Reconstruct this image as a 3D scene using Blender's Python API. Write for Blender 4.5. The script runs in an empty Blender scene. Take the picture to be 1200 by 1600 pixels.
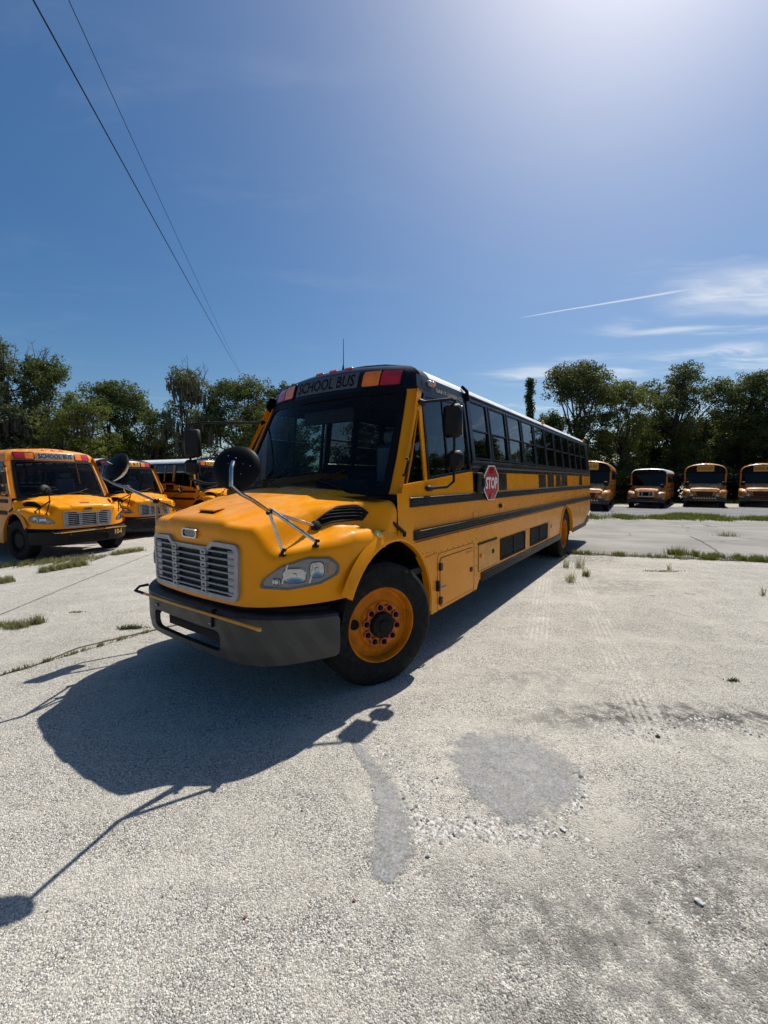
import bpy, math, random
import numpy as np
from mathutils import Vector, Matrix

random.seed(7)
rng = np.random.default_rng(11)
scene = bpy.context.scene
COL = scene.collection
R = math.radians

# ------------------------------------------------------------------ camera, sky, sun, exposure
CAM_H = 1.72
cam = bpy.data.cameras.new('camera')
cam.sensor_fit = 'VERTICAL'
cam.sensor_height = 24.0
cam.lens = 9.6
cam.clip_start = 0.05
cam.clip_end = 3000
camo = bpy.data.objects.new('camera', cam)
COL.objects.link(camo)
camo.location = (0, 0, CAM_H)
camo.rotation_euler = (R(90 - 4.56), 0, 0)
scene.camera = camo

SUN_EL, SUN_AZ = 56.0, 33.2          # azimuth measured clockwise from +Y
SKY_STRENGTH = 0.080
SUN_STRENGTH = 4.8
scene.view_settings.view_transform = 'Standard'
scene.view_settings.look = 'None'
scene.view_settings.exposure = 0.2
scene.view_settings.gamma = 1.0
scene.view_settings.use_curve_mapping = False

world = bpy.data.worlds.new('World')
scene.world = world
world.use_nodes = True


class NT:
    """small helper for node trees"""
    def __init__(s, tree):
        s.t = tree
        s.n = tree.nodes
        s.l = tree.links

    def new(s, kind, **kw):
        nd = s.n.new(kind)
        for k, v in kw.items():
            setattr(nd, k, v)
        return nd

    def put(s, sock, v):
        if v is None:
            return
        if isinstance(v, bpy.types.NodeSocket):
            s.l.new(v, sock)
        else:
            sock.default_value = v

    def math(s, op, a, b=None, c=None, clamp=False):
        nd = s.new('ShaderNodeMath', operation=op, use_clamp=clamp)
        s.put(nd.inputs[0], a)
        s.put(nd.inputs[1], b)
        s.put(nd.inputs[2], c)
        return nd.outputs[0]

    def vmath(s, op, a, b=None):
        nd = s.new('ShaderNodeVectorMath', operation=op)
        s.put(nd.inputs[0], a)
        if b is not None:
            s.put(nd.inputs[1], b)
        return nd.outputs['Value'] if op in ('DOT_PRODUCT', 'LENGTH', 'DISTANCE') else nd.outputs[0]

    def mapr(s, v, a, b, c=0.0, d=1.0, smooth=True):
        nd = s.new('ShaderNodeMapRange', interpolation_type='SMOOTHSTEP' if smooth else 'LINEAR')
        s.put(nd.inputs[0], v)
        for i, x in enumerate((a, b, c, d)):
            s.put(nd.inputs[i + 1], x)
        return nd.outputs[0]

    def noise(s, vec, scale, detail=4, rough=0.55, dist=0.0):
        nd = s.new('ShaderNodeTexNoise')
        s.put(nd.inputs['Vector'], vec)
        nd.inputs['Scale'].default_value = scale
        nd.inputs['Detail'].default_value = detail
        nd.inputs['Roughness'].default_value = rough
        nd.inputs['Distortion'].default_value = dist
        return nd.outputs[0]

    def voro(s, vec, scale, feature='F1', rand=1.0, out='Distance'):
        nd = s.new('ShaderNodeTexVoronoi', feature=feature)
        s.put(nd.inputs['Vector'], vec)
        nd.inputs['Scale'].default_value = scale
        nd.inputs['Randomness'].default_value = rand
        return nd.outputs[out]

    def mix(s, f, a, b, blend='MIX'):
        nd = s.new('ShaderNodeMix', data_type='RGBA', blend_type=blend)
        s.put(nd.inputs[0], f)
        s.put(nd.inputs[6], col4(a))
        s.put(nd.inputs[7], col4(b))
        return nd.outputs[2]

    def mapping(s, vec, loc=(0, 0, 0), rot=(0, 0, 0), scale=(1, 1, 1)):
        nd = s.new('ShaderNodeMapping')
        s.put(nd.inputs[0], vec)
        nd.inputs[1].default_value = loc
        nd.inputs[2].default_value = rot
        nd.inputs[3].default_value = scale
        return nd.outputs[0]


def col4(c):
    if isinstance(c, (tuple, list)) and len(c) == 3:
        return (*c, 1.0)
    return c


def build_world():
    t = NT(world.node_tree)
    t.n.clear()
    out = t.new('ShaderNodeOutputWorld')
    bg = t.new('ShaderNodeBackground')
    sky = t.new('ShaderNodeTexSky', sky_type='NISHITA')
    sky.sun_disc = False
    sky.sun_elevation = R(SUN_EL)
    sky.sun_rotation = R(SUN_AZ)
    sky.altitude = 0
    sky.air_density = 1.0
    sky.dust_density = 1.3
    sky.ozone_density = 3.0
    tc = t.new('ShaderNodeTexCoord')
    d = tc.outputs['Generated']
    # thin cirrus: a flat sheet of cloud far above, seen in projection
    sep = t.new('ShaderNodeSeparateXYZ')
    t.put(sep.inputs[0], d)
    zc = t.math('MAXIMUM', sep.outputs[2], 0.04)
    u = t.math('DIVIDE', sep.outputs[0], zc)
    v = t.math('DIVIDE', sep.outputs[1], zc)
    cmb = t.new('ShaderNodeCombineXYZ')
    t.put(cmb.inputs[0], u)
    t.put(cmb.inputs[1], v)
    uv = cmb.outputs[0]
    wrp = t.vmath('SUBTRACT', noise_col(t, uv, 1.1), (0.5, 0.5, 0.5))
    uvw = t.vmath('ADD', uv, t.vmath('MULTIPLY', wrp, (0.55, 0.55, 0)))
    st = t.mapping(uvw, rot=(0, 0, R(-62)), scale=(0.30, 1.0, 1))
    fine = t.noise(st, 2.6, 5, 0.64)
    streak = t.mapr(fine, 0.36, 0.68)
    sw = t.new('ShaderNodeSeparateXYZ')
    t.put(sw.inputs[0], wrp)
    # the bank of cirrus lies over the lower right of the sky and goes on to the right
    bank = t.math('MULTIPLY', t.mapr(u, 0.9, 2.2), t.mapr(sep.outputs[2], 0.55, 0.28))
    dens = t.math('MULTIPLY', t.math('MULTIPLY', t.mapr(fine, 0.48, 0.78), t.mapr(sw.outputs[2], -0.08, 0.14)), t.math('MULTIPLY_ADD', bank, 0.9, 0.08))

    def patch(cu, cv, ru, rv, rot):
        m = t.mapping(t.vmath('SUBTRACT', uvw, (cu, cv, 0)), rot=(0, 0, rot), scale=(1 / ru, 1 / rv, 1))
        return t.mapr(t.vmath('LENGTH', m), 1.1, 0.35)
    p1 = t.math('MULTIPLY', patch(2.02, 2.30, 0.62, 0.34, R(-50)), t.math('MULTIPLY_ADD', streak, 0.75, 0.25))
    p2 = t.math('MULTIPLY', patch(2.25, 2.85, 0.75, 0.13, R(-46)), t.math('MULTIPLY', streak, 0.75))
    p3 = t.math('MULTIPLY', patch(2.95, 3.55, 1.1, 0.5, R(-40)), t.math('MULTIPLY', streak, 0.85))
    p4 = t.math('MULTIPLY', patch(1.75, 4.1, 1.0, 0.5, R(-12)), t.math('MULTIPLY', streak, 0.7))
    p2 = t.math('MAXIMUM', p2, p4)
    cl = t.math('MAXIMUM', t.math('MAXIMUM', dens, p1), t.math('MAXIMUM', p2, p3))
    # contrail: a straight line on the same sheet
    a = Vector((0.83, 2.64, 0)); b = Vector((1.62, 2.245, 0))
    ab = (b - a); L = ab.length; ab.normalize(); nrm = Vector((-ab.y, ab.x, 0))
    rel = t.vmath('SUBTRACT', uv, tuple(a))
    al = t.math('DIVIDE', t.vmath('DOT_PRODUCT', rel, tuple(ab)), L)
    off = t.vmath('DOT_PRODUCT', rel, tuple(nrm))
    off = t.math('ADD', off, t.math('MULTIPLY', t.math('SUBTRACT', fine, 0.5), 0.03))
    wid = t.mapr(al, 0.0, 0.9, 0.007, 0.024, smooth=False)
    con = t.math('SUBTRACT', 1.0, t.math('DIVIDE', t.math('ABSOLUTE', off), wid), clamp=True)
    con = t.math('MULTIPLY', con, t.math('MULTIPLY', t.mapr(al, -0.02, 0.15), t.mapr(al, 1.15, 0.85)))
    cl = t.math('MAXIMUM', t.math('MULTIPLY', cl, 0.92), t.math('MULTIPLY', con, 0.75))
    # forward-scattering veil of thin high haze round the sun is left to the sky model
    hs = t.new('ShaderNodeHueSaturation')
    hs.inputs['Saturation'].default_value = 1.30
    t.put(hs.inputs['Color'], sky.outputs[0])
    tint = t.mix(1.0, hs.outputs[0], (.95, 1.0, 1.0), 'MULTIPLY')
    colr = t.mix(t.math('MULTIPLY', cl, t.mapr(sep.outputs[2], 0.0, 0.08)), tint, (9.2, 9.6, 10.2))
    t.put(bg.inputs[0], colr)
    bg.inputs[1].default_value = SKY_STRENGTH
    t.l.new(bg.outputs[0], out.inputs[0])


def noise_col(t, vec, scale):
    nd = t.new('ShaderNodeTexNoise')
    t.put(nd.inputs['Vector'], vec)
    nd.inputs['Scale'].default_value = scale
    nd.inputs['Detail'].default_value = 3
    return nd.outputs[1]


build_world()

sl = bpy.data.lights.new('sun', 'SUN')
sl.energy = SUN_STRENGTH
sl.angle = R(0.53)
sl.color = (1.0, 0.955, 0.88)
so = bpy.data.objects.new('sun', sl)
COL.objects.link(so)
sd_ = Vector((math.sin(R(SUN_AZ)) * math.cos(R(SUN_EL)), math.cos(R(SUN_AZ)) * math.cos(R(SUN_EL)), math.sin(R(SUN_EL))))
so.rotation_euler = (-sd_).to_track_quat('-Z', 'Y').to_euler()
so.location = (20, 30, 40)
scene.cycles.max_bounces = 8
scene.cycles.transparent_max_bounces = 16


# ------------------------------------------------------------------ helpers: pixels, ground, meshes
PITCH = R(4.56)


def ray(px, py):
    x = (px - 600) / 640.0
    u = -(py - 800) / 640.0
    return Vector((x, math.cos(PITCH) + u * math.sin(PITCH), -math.sin(PITCH) + u * math.cos(PITCH)))


def g(x, y):
    """height of the ground: level under the near bus, falling gently to the left and far back"""
    a = np.logaddexp(0, (-np.asarray(x, float) - 3.0) / 0.8) * 0.8
    b = np.logaddexp(0, (np.asarray(y, float) - 11.0) / 1.5) * 1.5
    return -0.060 * np.minimum(a, 9) - 0.0105 * np.minimum(b, 30)


def gp(px, py):
    """point of the ground seen at that pixel of the photograph"""
    r = ray(px, py)
    t = CAM_H / -r.z
    for _ in range(30):
        t = (CAM_H - float(g(r.x * t, r.y * t))) / -r.z
    return (r.x * t, r.y * t)


def tag(o, label=None, cat=None, group=None, kind=None):
    if label: o['label'] = label
    if cat: o['category'] = cat
    if group: o['group'] = group
    if kind: o['kind'] = kind
    return o


def thing(name, label, cat, loc=(0, 0, 0), rz=0.0, group=None):
    o = bpy.data.objects.new(name, None)
    o.empty_display_size = 0.2
    COL.objects.link(o)
    o.location = loc
    o.rotation_euler = (0, 0, rz)
    return tag(o, label, cat, group)


class MB:
    """collects vertices and faces; build() links them as ONE mesh object"""
    def __init__(s):
        s.v = []
        s.f = []

    def add(s, vs, fs):
        k = len(s.v)
        s.v.extend([tuple(map(float, p)) for p in vs])
        s.f.extend([tuple(i + k for i in f) for f in fs])
        return s

    def grid(s, rows, close_u=False, close_v=False):
        n, m = len(rows), len(rows[0])
        vs = [p for r in rows for p in r]
        fs = []
        for i in range(n if close_u else n - 1):
            for j in range(m if close_v else m - 1):
                a, b = i * m + j, i * m + (j + 1) % m
                c, d = ((i + 1) % n) * m + (j + 1) % m, ((i + 1) % n) * m + j
                fs.append((a, b, c, d))
        return s.add(vs, fs)

    def box(s, c, sz, bev=0.0, M=None):
        c = Vector(c)
        hx, hy, hz = sz[0] / 2, sz[1] / 2, sz[2] / 2
        vs, fs = [], []
        if bev <= 0:
            vs = [(x, y, z) for x in (-hx, hx) for y in (-hy, hy) for z in (-hz, hz)]
            fs = [(0, 1, 3, 2), (4, 6, 7, 5), (0, 4, 5, 1), (2, 3, 7, 6), (0, 2, 6, 4), (1, 5, 7, 3)]
        else:
            b = min(bev, hx * .98, hy * .98, hz * .98)
            idx = {}
            for sx in (-1, 1):
                for sy in (-1, 1):
                    for sz_ in (-1, 1):
                        for ax in range(3):
                            p = [sx * (hx - b), sy * (hy - b), sz_ * (hz - b)]
                            p[ax] = (sx * hx, sy * hy, sz_ * hz)[ax]
                            idx[(sx, sy, sz_, ax)] = len(vs)
                            vs.append(tuple(p))
            for ax in range(3):
                o1, o2 = [(1, 2), (0, 2), (0, 1)][ax]
                for sg in (-1, 1):
                    q = []
                    for a, b2 in ((-1, -1), (1, -1), (1, 1), (-1, 1)):
                        k = [0, 0, 0]; k[ax] = sg; k[o1] = a; k[o2] = b2
                        q.append(idx[(*k, ax)])
                    fs.append(tuple(q))
            for ax in range(3):
                o1, o2 = [(1, 2), (0, 2), (0, 1)][ax]
                for a in (-1, 1):
                    for b2 in (-1, 1):
                        k0 = [0, 0, 0]; k0[ax] = -1; k0[o1] = a; k0[o2] = b2
                        k1 = list(k0); k1[ax] = 1
                        fs.append((idx[(*k0, o1)], idx[(*k1, o1)], idx[(*k1, o2)], idx[(*k0, o2)]))
            for sx in (-1, 1):
                for sy in (-1, 1):
                    for sz_ in (-1, 1):
                        fs.append(tuple(idx[(sx, sy, sz_, a)] for a in range(3)))
        if M is not None:
            vs = [M @ Vector(p) for p in vs]
        vs = [Vector(p) + c for p in vs]
        return s.add(vs, fs)

    def tube(s, pts, r, seg=8, caps=True):
        pts = [Vector(p) for p in pts]
        n = len(pts)
        rr = r if isinstance(r, (list, tuple)) else [r] * n
        rows = []
        up = Vector((0, 0, 1))
        for i, p in enumerate(pts):
            d = (pts[min(i + 1, n - 1)] - pts[max(i - 1, 0)])
            if d.length < 1e-9: d = Vector((0, 0, 1))
            d.normalize()
            if i == 0:
                a = d.cross(up)
                if a.length < .1: a = d.cross(Vector((1, 0, 0)))
                a.normalize()
            else:
                a = a - d * a.dot(d)
                if a.length < 1e-6: a = d.orthogonal()
                a.normalize()
            b = d.cross(a)
            rows.append([p + (a * math.cos(2 * math.pi * k / seg) + b * math.sin(2 * math.pi * k / seg)) * rr[i] for k in range(seg)])
        s.grid(rows, close_v=True)
        if caps:
            k = len(s.v) - n * seg
            s.f.append(tuple(range(k + seg - 1, k - 1, -1)))
            s.f.append(tuple(range(k + (n - 1) * seg, k + n * seg)))
        return s

    def lathe(s, prof, M=None, seg=32):
        """prof: list of (radius, height along local Y)"""
        rows = []
        for r, h in prof:
            rows.append([Vector((r * math.cos(2 * math.pi * k / seg), h, r * math.sin(2 * math.pi * k / seg))) for k in range(seg)])
        if M is not None:
            rows = [[M @ p for p in q] for q in rows]
        s.grid(rows, close_v=True)
        return s

    def prism(s, a, b):
        """two matching closed rings joined and capped"""
        n = len(a)
        vs = list(a) + list(b)
        fs = [(i, (i + 1) % n, n + (i + 1) % n, n + i) for i in range(n)]
        fs += [tuple(range(n - 1, -1, -1)), tuple(range(n, 2 * n))]
        return s.add(vs, fs)

    def mesh(s, name, smooth=True, ang=38):
        me = bpy.data.meshes.new(name)
        me.from_pydata(s.v, [], s.f)
        me.update()
        import bmesh
        bm = bmesh.new()
        bm.from_mesh(me)
        bmesh.ops.recalc_face_normals(bm, faces=bm.faces)
        bm.to_mesh(me)
        bm.free()
        if smooth:
            me.polygons.foreach_set('use_smooth', [True] * len(me.polygons))
            me.set_sharp_from_angle(angle=R(ang))
        return me

    def build(s, name, mat, parent=None, smooth=True, ang=38):
        me = s.mesh(name, smooth, ang)
        return obj(name, me, mat, parent)


def obj(name, me, mat=None, parent=None):
    o = bpy.data.objects.new(name, me)
    if mat is not None and not me.materials:
        me.materials.append(mat)
    COL.objects.link(o)
    if parent is not None:
        o.parent = parent
    return o


def fillet(keys, rad, n=5):
    """closed 2-D polygon with rounded corners; always n points a corner so that rings match"""
    out = []
    m = len(keys)
    rr = rad if isinstance(rad, (list, tuple)) else [rad] * m
    for i in range(m):
        p = Vector((*keys[i], 0)); a = Vector((*keys[i - 1], 0)) - p; b = Vector((*keys[(i + 1) % m], 0)) - p
        la, lb = a.length, b.length
        a.normalize(); b.normalize()
        ang = math.acos(max(-1, min(1, a.dot(b))))
        d = min(rr[i] / max(math.tan(ang / 2), 1e-3), la * .48, lb * .48)
        p0, p1 = p + a * d, p + b * d
        for k in range(n):
            t = k / (n - 1)
            q = p0 * (1 - t) ** 2 + p * 2 * t * (1 - t) + p1 * t * t
            out.append((q.x, q.y))
    return out


def dens(poly, step):
    """matched subdivision of closed polygons: poly is list of rings with the same count"""
    m = len(poly[0])
    cnt = []
    for i in range(m):
        L = max(math.dist(r[i], r[(i + 1) % m]) for r in poly)
        cnt.append(max(1, int(math.ceil(L / step))))
    res = []
    for r in poly:
        o = []
        for i in range(m):
            a, b = r[i], r[(i + 1) % m]
            for k in range(cnt[i]):
                t = k / cnt[i]
                o.append((a[0] + (b[0] - a[0]) * t, a[1] + (b[1] - a[1]) * t))
        res.append(o)
    return res


def frame_ring(outer, inner, fn, th, step=.05, back=0.0, K=1):
    """solid frame between two 2-D rings, mapped by fn(u, v, offset)"""
    o, i = dens([outer, inner], step)
    b = MB()
    rows = [[fn(u, v, back) for u, v in o], [fn(u, v, th) for u, v in o]]
    for k in range(1, K):
        t = k / K
        rows.append([fn(p[0] + (q[0] - p[0]) * t, p[1] + (q[1] - p[1]) * t, th) for p, q in zip(o, i)])
    rows += [[fn(u, v, th) for u, v in i], [fn(u, v, back) for u, v in i]]
    b.grid(rows, close_u=False, close_v=True)
    return b


def fill_sheet(ring, fn, off, step=.05, K=5):
    """filled patch: rings shrinking to the centre"""
    (o,) = dens([ring], step)
    cx = sum(p[0] for p in o) / len(o); cy = sum(p[1] for p in o) / len(o)
    rows = []
    for k in range(K):
        t = k / K
        rows.append([fn(p[0] + (cx - p[0]) * t, p[1] + (cy - p[1]) * t, off) for p in o])
    b = MB()
    b.grid(rows, close_v=True)
    m = len(o)
    b.v.append(tuple(fn(cx, cy, off)))
    c = len(b.v) - 1
    k0 = (K - 1) * m
    for j in range(m):
        b.f.append((k0 + j, k0 + (j + 1) % m, c))
    return b


def rrect(u0, u1, v0, v1, r=0.02, n=5):
    return fillet([(u0, v0), (u1, v0), (u1, v1), (u0, v1)], r, n)


def text_obj(txt, name, mat, parent, u0, u1, v0, v1, fn, off, shear=0.0, bold=0.0):
    """lettering as a flat mesh stretched to a box in (u, v) and laid on a surface"""
    cu = bpy.data.curves.new('lettering', 'FONT')
    cu.body = txt
    cu.size = 1.0
    cu.resolution_u = 2
    cu.offset = bold
    cu.shear = shear
    tmp = bpy.data.objects.new('lettering', cu)
    COL.objects.link(tmp)
    dg = bpy.context.evaluated_depsgraph_get()
    me0 = bpy.data.meshes.new_from_object(tmp.evaluated_get(dg))
    bpy.data.objects.remove(tmp)
    bpy.data.curves.remove(cu)
    vs = np.array([v.co[:2] for v in me0.vertices])
    lo, hi = vs.min(0), vs.max(0)
    vs = (vs - lo) / (hi - lo)
    b = MB()
    b.add([fn(u0 + (u1 - u0) * p[0], v0 + (v1 - v0) * p[1], off) for p in vs], [tuple(p.vertices) for p in me0.polygons])
    bpy.data.meshes.remove(me0)
    return b.build(name, mat, parent, smooth=False)


# ------------------------------------------------------------------ materials
MATS = {}


def pbr(name, col, rough=.5, metal=0., coat=0., spec=.5, var=0., vs=6., bump=0., bs=60., col2=None, dirt=0., emis=None, em=0.):
    m = bpy.data.materials.new(name)
    m.use_nodes = True
    t = NT(m.node_tree)
    b = t.n['Principled BSDF']
    tc = t.new('ShaderNodeTexCoord')
    oc = tc.outputs['Object']
    c = col4(col)
    if var > 0 or col2 is not None:
        nz = t.noise(oc, vs, 5, .6)
        c2 = col4(col2) if col2 is not None else tuple(max(0, x * (1 - var)) for x in col) + (1,)
        c = t.mix(t.mapr(nz, .35, .68), c, c2)
        if dirt > 0:
            nz2 = t.noise(t.mapping(oc, scale=(1, 1, .35)), vs * 4, 6, .7)
            c = t.mix(t.math('MULTIPLY', t.mapr(nz2, .52, .78), dirt), c, (.16, .13, .09))
        rv = t.mapr(t.noise(oc, vs * 2.3, 4, .6), .3, .7, max(.02, rough * .75), min(1, rough * 1.35), smooth=False)
        t.put(b.inputs['Roughness'], rv)
    else:
        b.inputs['Roughness'].default_value = rough
    t.put(b.inputs['Base Color'], c)
    b.inputs['Metallic'].default_value = metal
    b.inputs['Coat Weight'].default_value = coat
    b.inputs['Coat Roughness'].default_value = .06
    b.inputs['Specular IOR Level'].default_value = spec
    if bump > 0:
        bp = t.new('ShaderNodeBump')
        bp.inputs['Strength'].default_value = bump
        bp.inputs['Distance'].default_value = .01
        t.put(bp.inputs['Height'], t.noise(oc, bs, 4, .6))
        t.put(b.inputs['Normal'], bp.outputs[0])
    if emis:
        b.inputs['Emission Color'].default_value = col4(emis)
        b.inputs['Emission Strength'].default_value = em
    MATS[name] = m
    return m


def glass(name, tint, refl=.05, rough=.0, dirt=0.):
    m = bpy.data.materials.new(name)
    m.use_nodes = True
    t = NT(m.node_tree)
    t.n.clear()
    out = t.new('ShaderNodeOutputMaterial')
    tr = t.new('ShaderNodeBsdfTransparent')
    tr.inputs[0].default_value = col4(tint)
    gl = t.new('ShaderNodeBsdfGlossy')
    gl.inputs['Roughness'].default_value = rough
    lw = t.new('ShaderNodeLayerWeight')
    lw.inputs[0].default_value = .5
    fac = t.math('MULTIPLY_ADD', t.math('POWER', lw.outputs['Facing'], 5.0), .92, refl, clamp=True)
    mx = t.new('ShaderNodeMixShader')
    t.put(mx.inputs[0], fac)
    t.l.new(tr.outputs[0], mx.inputs[1])
    t.l.new(gl.outputs[0], mx.inputs[2])
    last = mx.outputs[0]
    if dirt > 0:
        df = t.new('ShaderNodeBsdfDiffuse')
        df.inputs[0].default_value = (.35, .33, .3, 1)
        m2 = t.new('ShaderNodeMixShader')
        oc = t.new('ShaderNodeTexCoord').outputs['Object']
        t.put(m2.inputs[0], t.math('MULTIPLY', t.mapr(t.noise(oc, 3., 5, .65), .35, .75), dirt))
        t.l.new(last, m2.inputs[1])
        t.l.new(df.outputs[0], m2.inputs[2])
        last = m2.outputs[0]
    t.l.new(last, out.inputs[0])
    MATS[name] = m
    return m


def paint(name, col, fade_glare, rough=.32, top=0.5, spec=.09, coat=.0):
    """school bus paint: slight tone drift, sky-facing tops oxidised chalky (painted glare on the far buses), fine dirt"""
    m = bpy.data.materials.new(name)
    m.use_nodes = True
    t = NT(m.node_tree)
    b = t.n['Principled BSDF']
    oc = t.new('ShaderNodeTexCoord').outputs['Object']
    geo = t.new('ShaderNodeNewGeometry')
    n1 = t.noise(oc, 1.7, 5, .6)
    c = t.mix(t.mapr(n1, .3, .7), col, tuple(x * .88 for x in col))
    n2 = t.noise(oc, 4.5, 5, .68)
    sep = t.new('ShaderNodeSeparateXYZ')
    t.put(sep.inputs[0], geo.outputs['Normal'])
    upf = t.mapr(sep.outputs[2], .35, .95)
    ox_glare = t.math('MULTIPLY', t.math('MULTIPLY', upf, t.mapr(n2, .42, .66)), top)
    c = t.mix(ox_glare, c, fade_glare)
    speck = t.mapr(t.noise(oc, 55., 4, .7), .62, .75)
    c = t.mix(t.math('MULTIPLY', speck, .25), c, tuple(x * .55 for x in col))
    drip = t.mapr(t.noise(t.mapping(oc, scale=(1, 1, .12)), 9., 5, .65), .55, .8)
    c = t.mix(t.math('MULTIPLY', drip, .16), c, (.22, .12, .03))
    t.put(b.inputs['Base Color'], c)
    t.put(b.inputs['Roughness'], t.math('ADD', t.mapr(n2, .3, .7, rough * .8, rough * 1.3, smooth=False), t.math('MULTIPLY', ox_glare, .35)))
    b.inputs['Coat Weight'].default_value = coat
    b.inputs['Coat Roughness'].default_value = .12
    b.inputs['Specular IOR Level'].default_value = spec
    bp = t.new('ShaderNodeBump')
    bp.inputs['Strength'].default_value = .06
    bp.inputs['Distance'].default_value = .02
    t.put(bp.inputs['Height'], t.noise(oc, 2.2, 2, .4))
    t.put(b.inputs['Normal'], bp.outputs[0])
    MATS[name] = m
    return m


YEL = paint('bus_yellow_paint', (.86, .298, .0), (.90, .60, .20), .25, .20, .16, .06)
YEL2 = paint('faded_bus_yellow_paint', (.68, .225, .008), (.82, .46, .17), .40, .6, .3, .1)
YEL3 = paint('far_bus_yellow_painted_glare', (.60, .20, .02), (.86, .58, .36), .38, 1.0, .22, .12)  # pale top tone paints glare on hoods; darker base stands for tree shade
YELT = pbr('yellow_trim_paint', (.70, .29, .02), .4, var=.2, vs=8)
BLK = pbr('black_body_paint', (.005, .005, .006), .28, coat=.06, spec=.3, var=.3, vs=3)
BLKP = pbr('black_plastic', (.006, .006, .006), .5, spec=.25, var=.35, vs=9, bump=.08, bs=140)
RAIL = pbr('black_rub_rail', (.008, .008, .009), .32, spec=.35, var=.4, vs=5)
BUMP = pbr('bumper_grey_black', (.040, .040, .036), .5, var=.35, vs=4, bump=.05, bs=90)
RUB = pbr('tyre_rubber', (.009, .009, .009), .8, spec=.2, var=.3, vs=10, bump=.15, bs=80, col2=(.013, .012, .011))
DARK = pbr('dark_interior', (.012, .012, .013), .8)
DASH = pbr('dashboard_grey', (.045, .05, .055), .6, var=.2)
SEAT = pbr('seat_vinyl', (.02, .022, .028), .5, var=.2)
SEATB = pbr('seat_vinyl_blue', (.03, .045, .08), .5, var=.2)
WHT = pbr('white_roof_paint', (.74, .74, .72), .4, var=.12, vs=2, dirt=.15)
CHR = pbr('chrome', (.50, .50, .50), .24, metal=1., var=.25, vs=12)
STEEL = pbr('dull_steel', (.22, .22, .22), .26, metal=1., var=.3, vs=9)
SILV = pbr('grille_silver_plastic', (.33, .33, .34), .42, metal=.15, var=.22, vs=8, bump=.04)
ALU = pbr('window_aluminium', (.010, .010, .012), .4, spec=.18, var=.25, vs=6)
RED = pbr('red_lens', (.50, .012, .02), .12, coat=.6, var=.3, vs=9)
AMB = pbr('amber_lens', (.90, .21, .01), .12, coat=.6, var=.25, vs=9)
REDO = pbr('red_clearance_lens', (.75, .06, .02), .15, coat=.5)
REDP = pbr('red_indicator_plastic', (.62, .07, .035), .45, var=.3, vs=30)
STOP = pbr('stop_red', (.42, .012, .02), .35, var=.12, vs=6)
WPT = pbr('white_marking', (.78, .78, .76), .45)
SIGNG = pbr('sign_grey_film', (.075, .075, .082), .45, var=.15)
SIGNY = pbr('sign_yellow_film', (.74, .36, .03), .4, var=.15)
SIGNW = pbr('sign_painted_glare', (.26, .26, .27), .12, coat=.8, var=.4, vs=6)  # pale tone is glare painted into a header sign
LETB = pbr('black_lettering', (.006, .006, .007), .45, spec=.1)
LETR = pbr('brown_lettering', (.12, .03, .015), .5)
LETG = pbr('gold_lettering', (.45, .38, .16), .4)
GRILL = pbr('perforated_dark_metal', (.010, .010, .010), .6, spec=.12, var=.3, vs=20)
REFL = pbr('headlamp_reflector', (.44, .45, .46), .14, metal=1.)
TLAMP = pbr('turn_lamp_amber', (.42, .12, .03), .15, coat=.4)
HLIN = pbr('headlamp_inner_silver', (.16, .17, .185), .25, metal=.6)
HLBLK = pbr('headlamp_bezel', (.05, .055, .065), .25, coat=.4)
BLUE = pbr('emblem_blue', (.02, .035, .075), .25, coat=.5)
YRIM = pbr('yellow_wheel_paint', (.66, .20, .002), .45, spec=.2, var=.4, vs=7, dirt=.45)
HUBM = pbr('hub_dark', (.012, .010, .009), .6, spec=.15, var=.3, vs=15)
TURN = pbr('cap_cream', (.62, .50, .20), .5, spec=.2)
WSG = glass('windshield_glass', (.70, .78, .79), .018, 0, .004)
SDG = glass('side_glass', (.30, .32, .34), .09, .0, .006)
DRG = glass('driver_window_glass', (.42, .52, .56), .06, 0, .01)
HLG = glass('headlamp_glass', (.90, .92, .94), .05, 0, .0)
FARG = glass('far_bus_glass', (.05, .07, .10), .022, .01, .004)


def bumper_material():
    m = bpy.data.materials.new('bumper_with_faded_stripes')
    m.use_nodes = True
    t = NT(m.node_tree)
    b = t.n['Principled BSDF']
    oc = t.new('ShaderNodeTexCoord').outputs['Object']
    sep = t.new('ShaderNodeSeparateXYZ')
    t.put(sep.inputs[0], oc)
    ay = t.math('ABSOLUTE', sep.outputs[1])
    w = t.math('FRACT', t.math('MULTIPLY', t.math('ADD', t.math('SUBTRACT', ay, t.math('MULTIPLY', sep.outputs[0], .8)), t.math('MULTIPLY', sep.outputs[2], .9)), 4.2))
    st = t.math('MULTIPLY', t.mapr(w, .46, .50), t.mapr(w, .98, .94))
    st = t.math('MULTIPLY', st, t.mapr(t.noise(oc, 5, 5, .6), .3, .6))
    n = t.noise(oc, 3.5, 6, .62)
    base = t.mix(t.mapr(n, .3, .7), (.038, .037, .032), (.028, .027, .023))
    c = t.mix(t.math('MULTIPLY', st, .35), base, (.078, .077, .068))
    t.put(b.inputs['Base Color'], c)
    t.put(b.inputs['Roughness'], t.mapr(n, .3, .7, .38, .6, smooth=False))
    return m


BUMPS = bumper_material()


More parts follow.
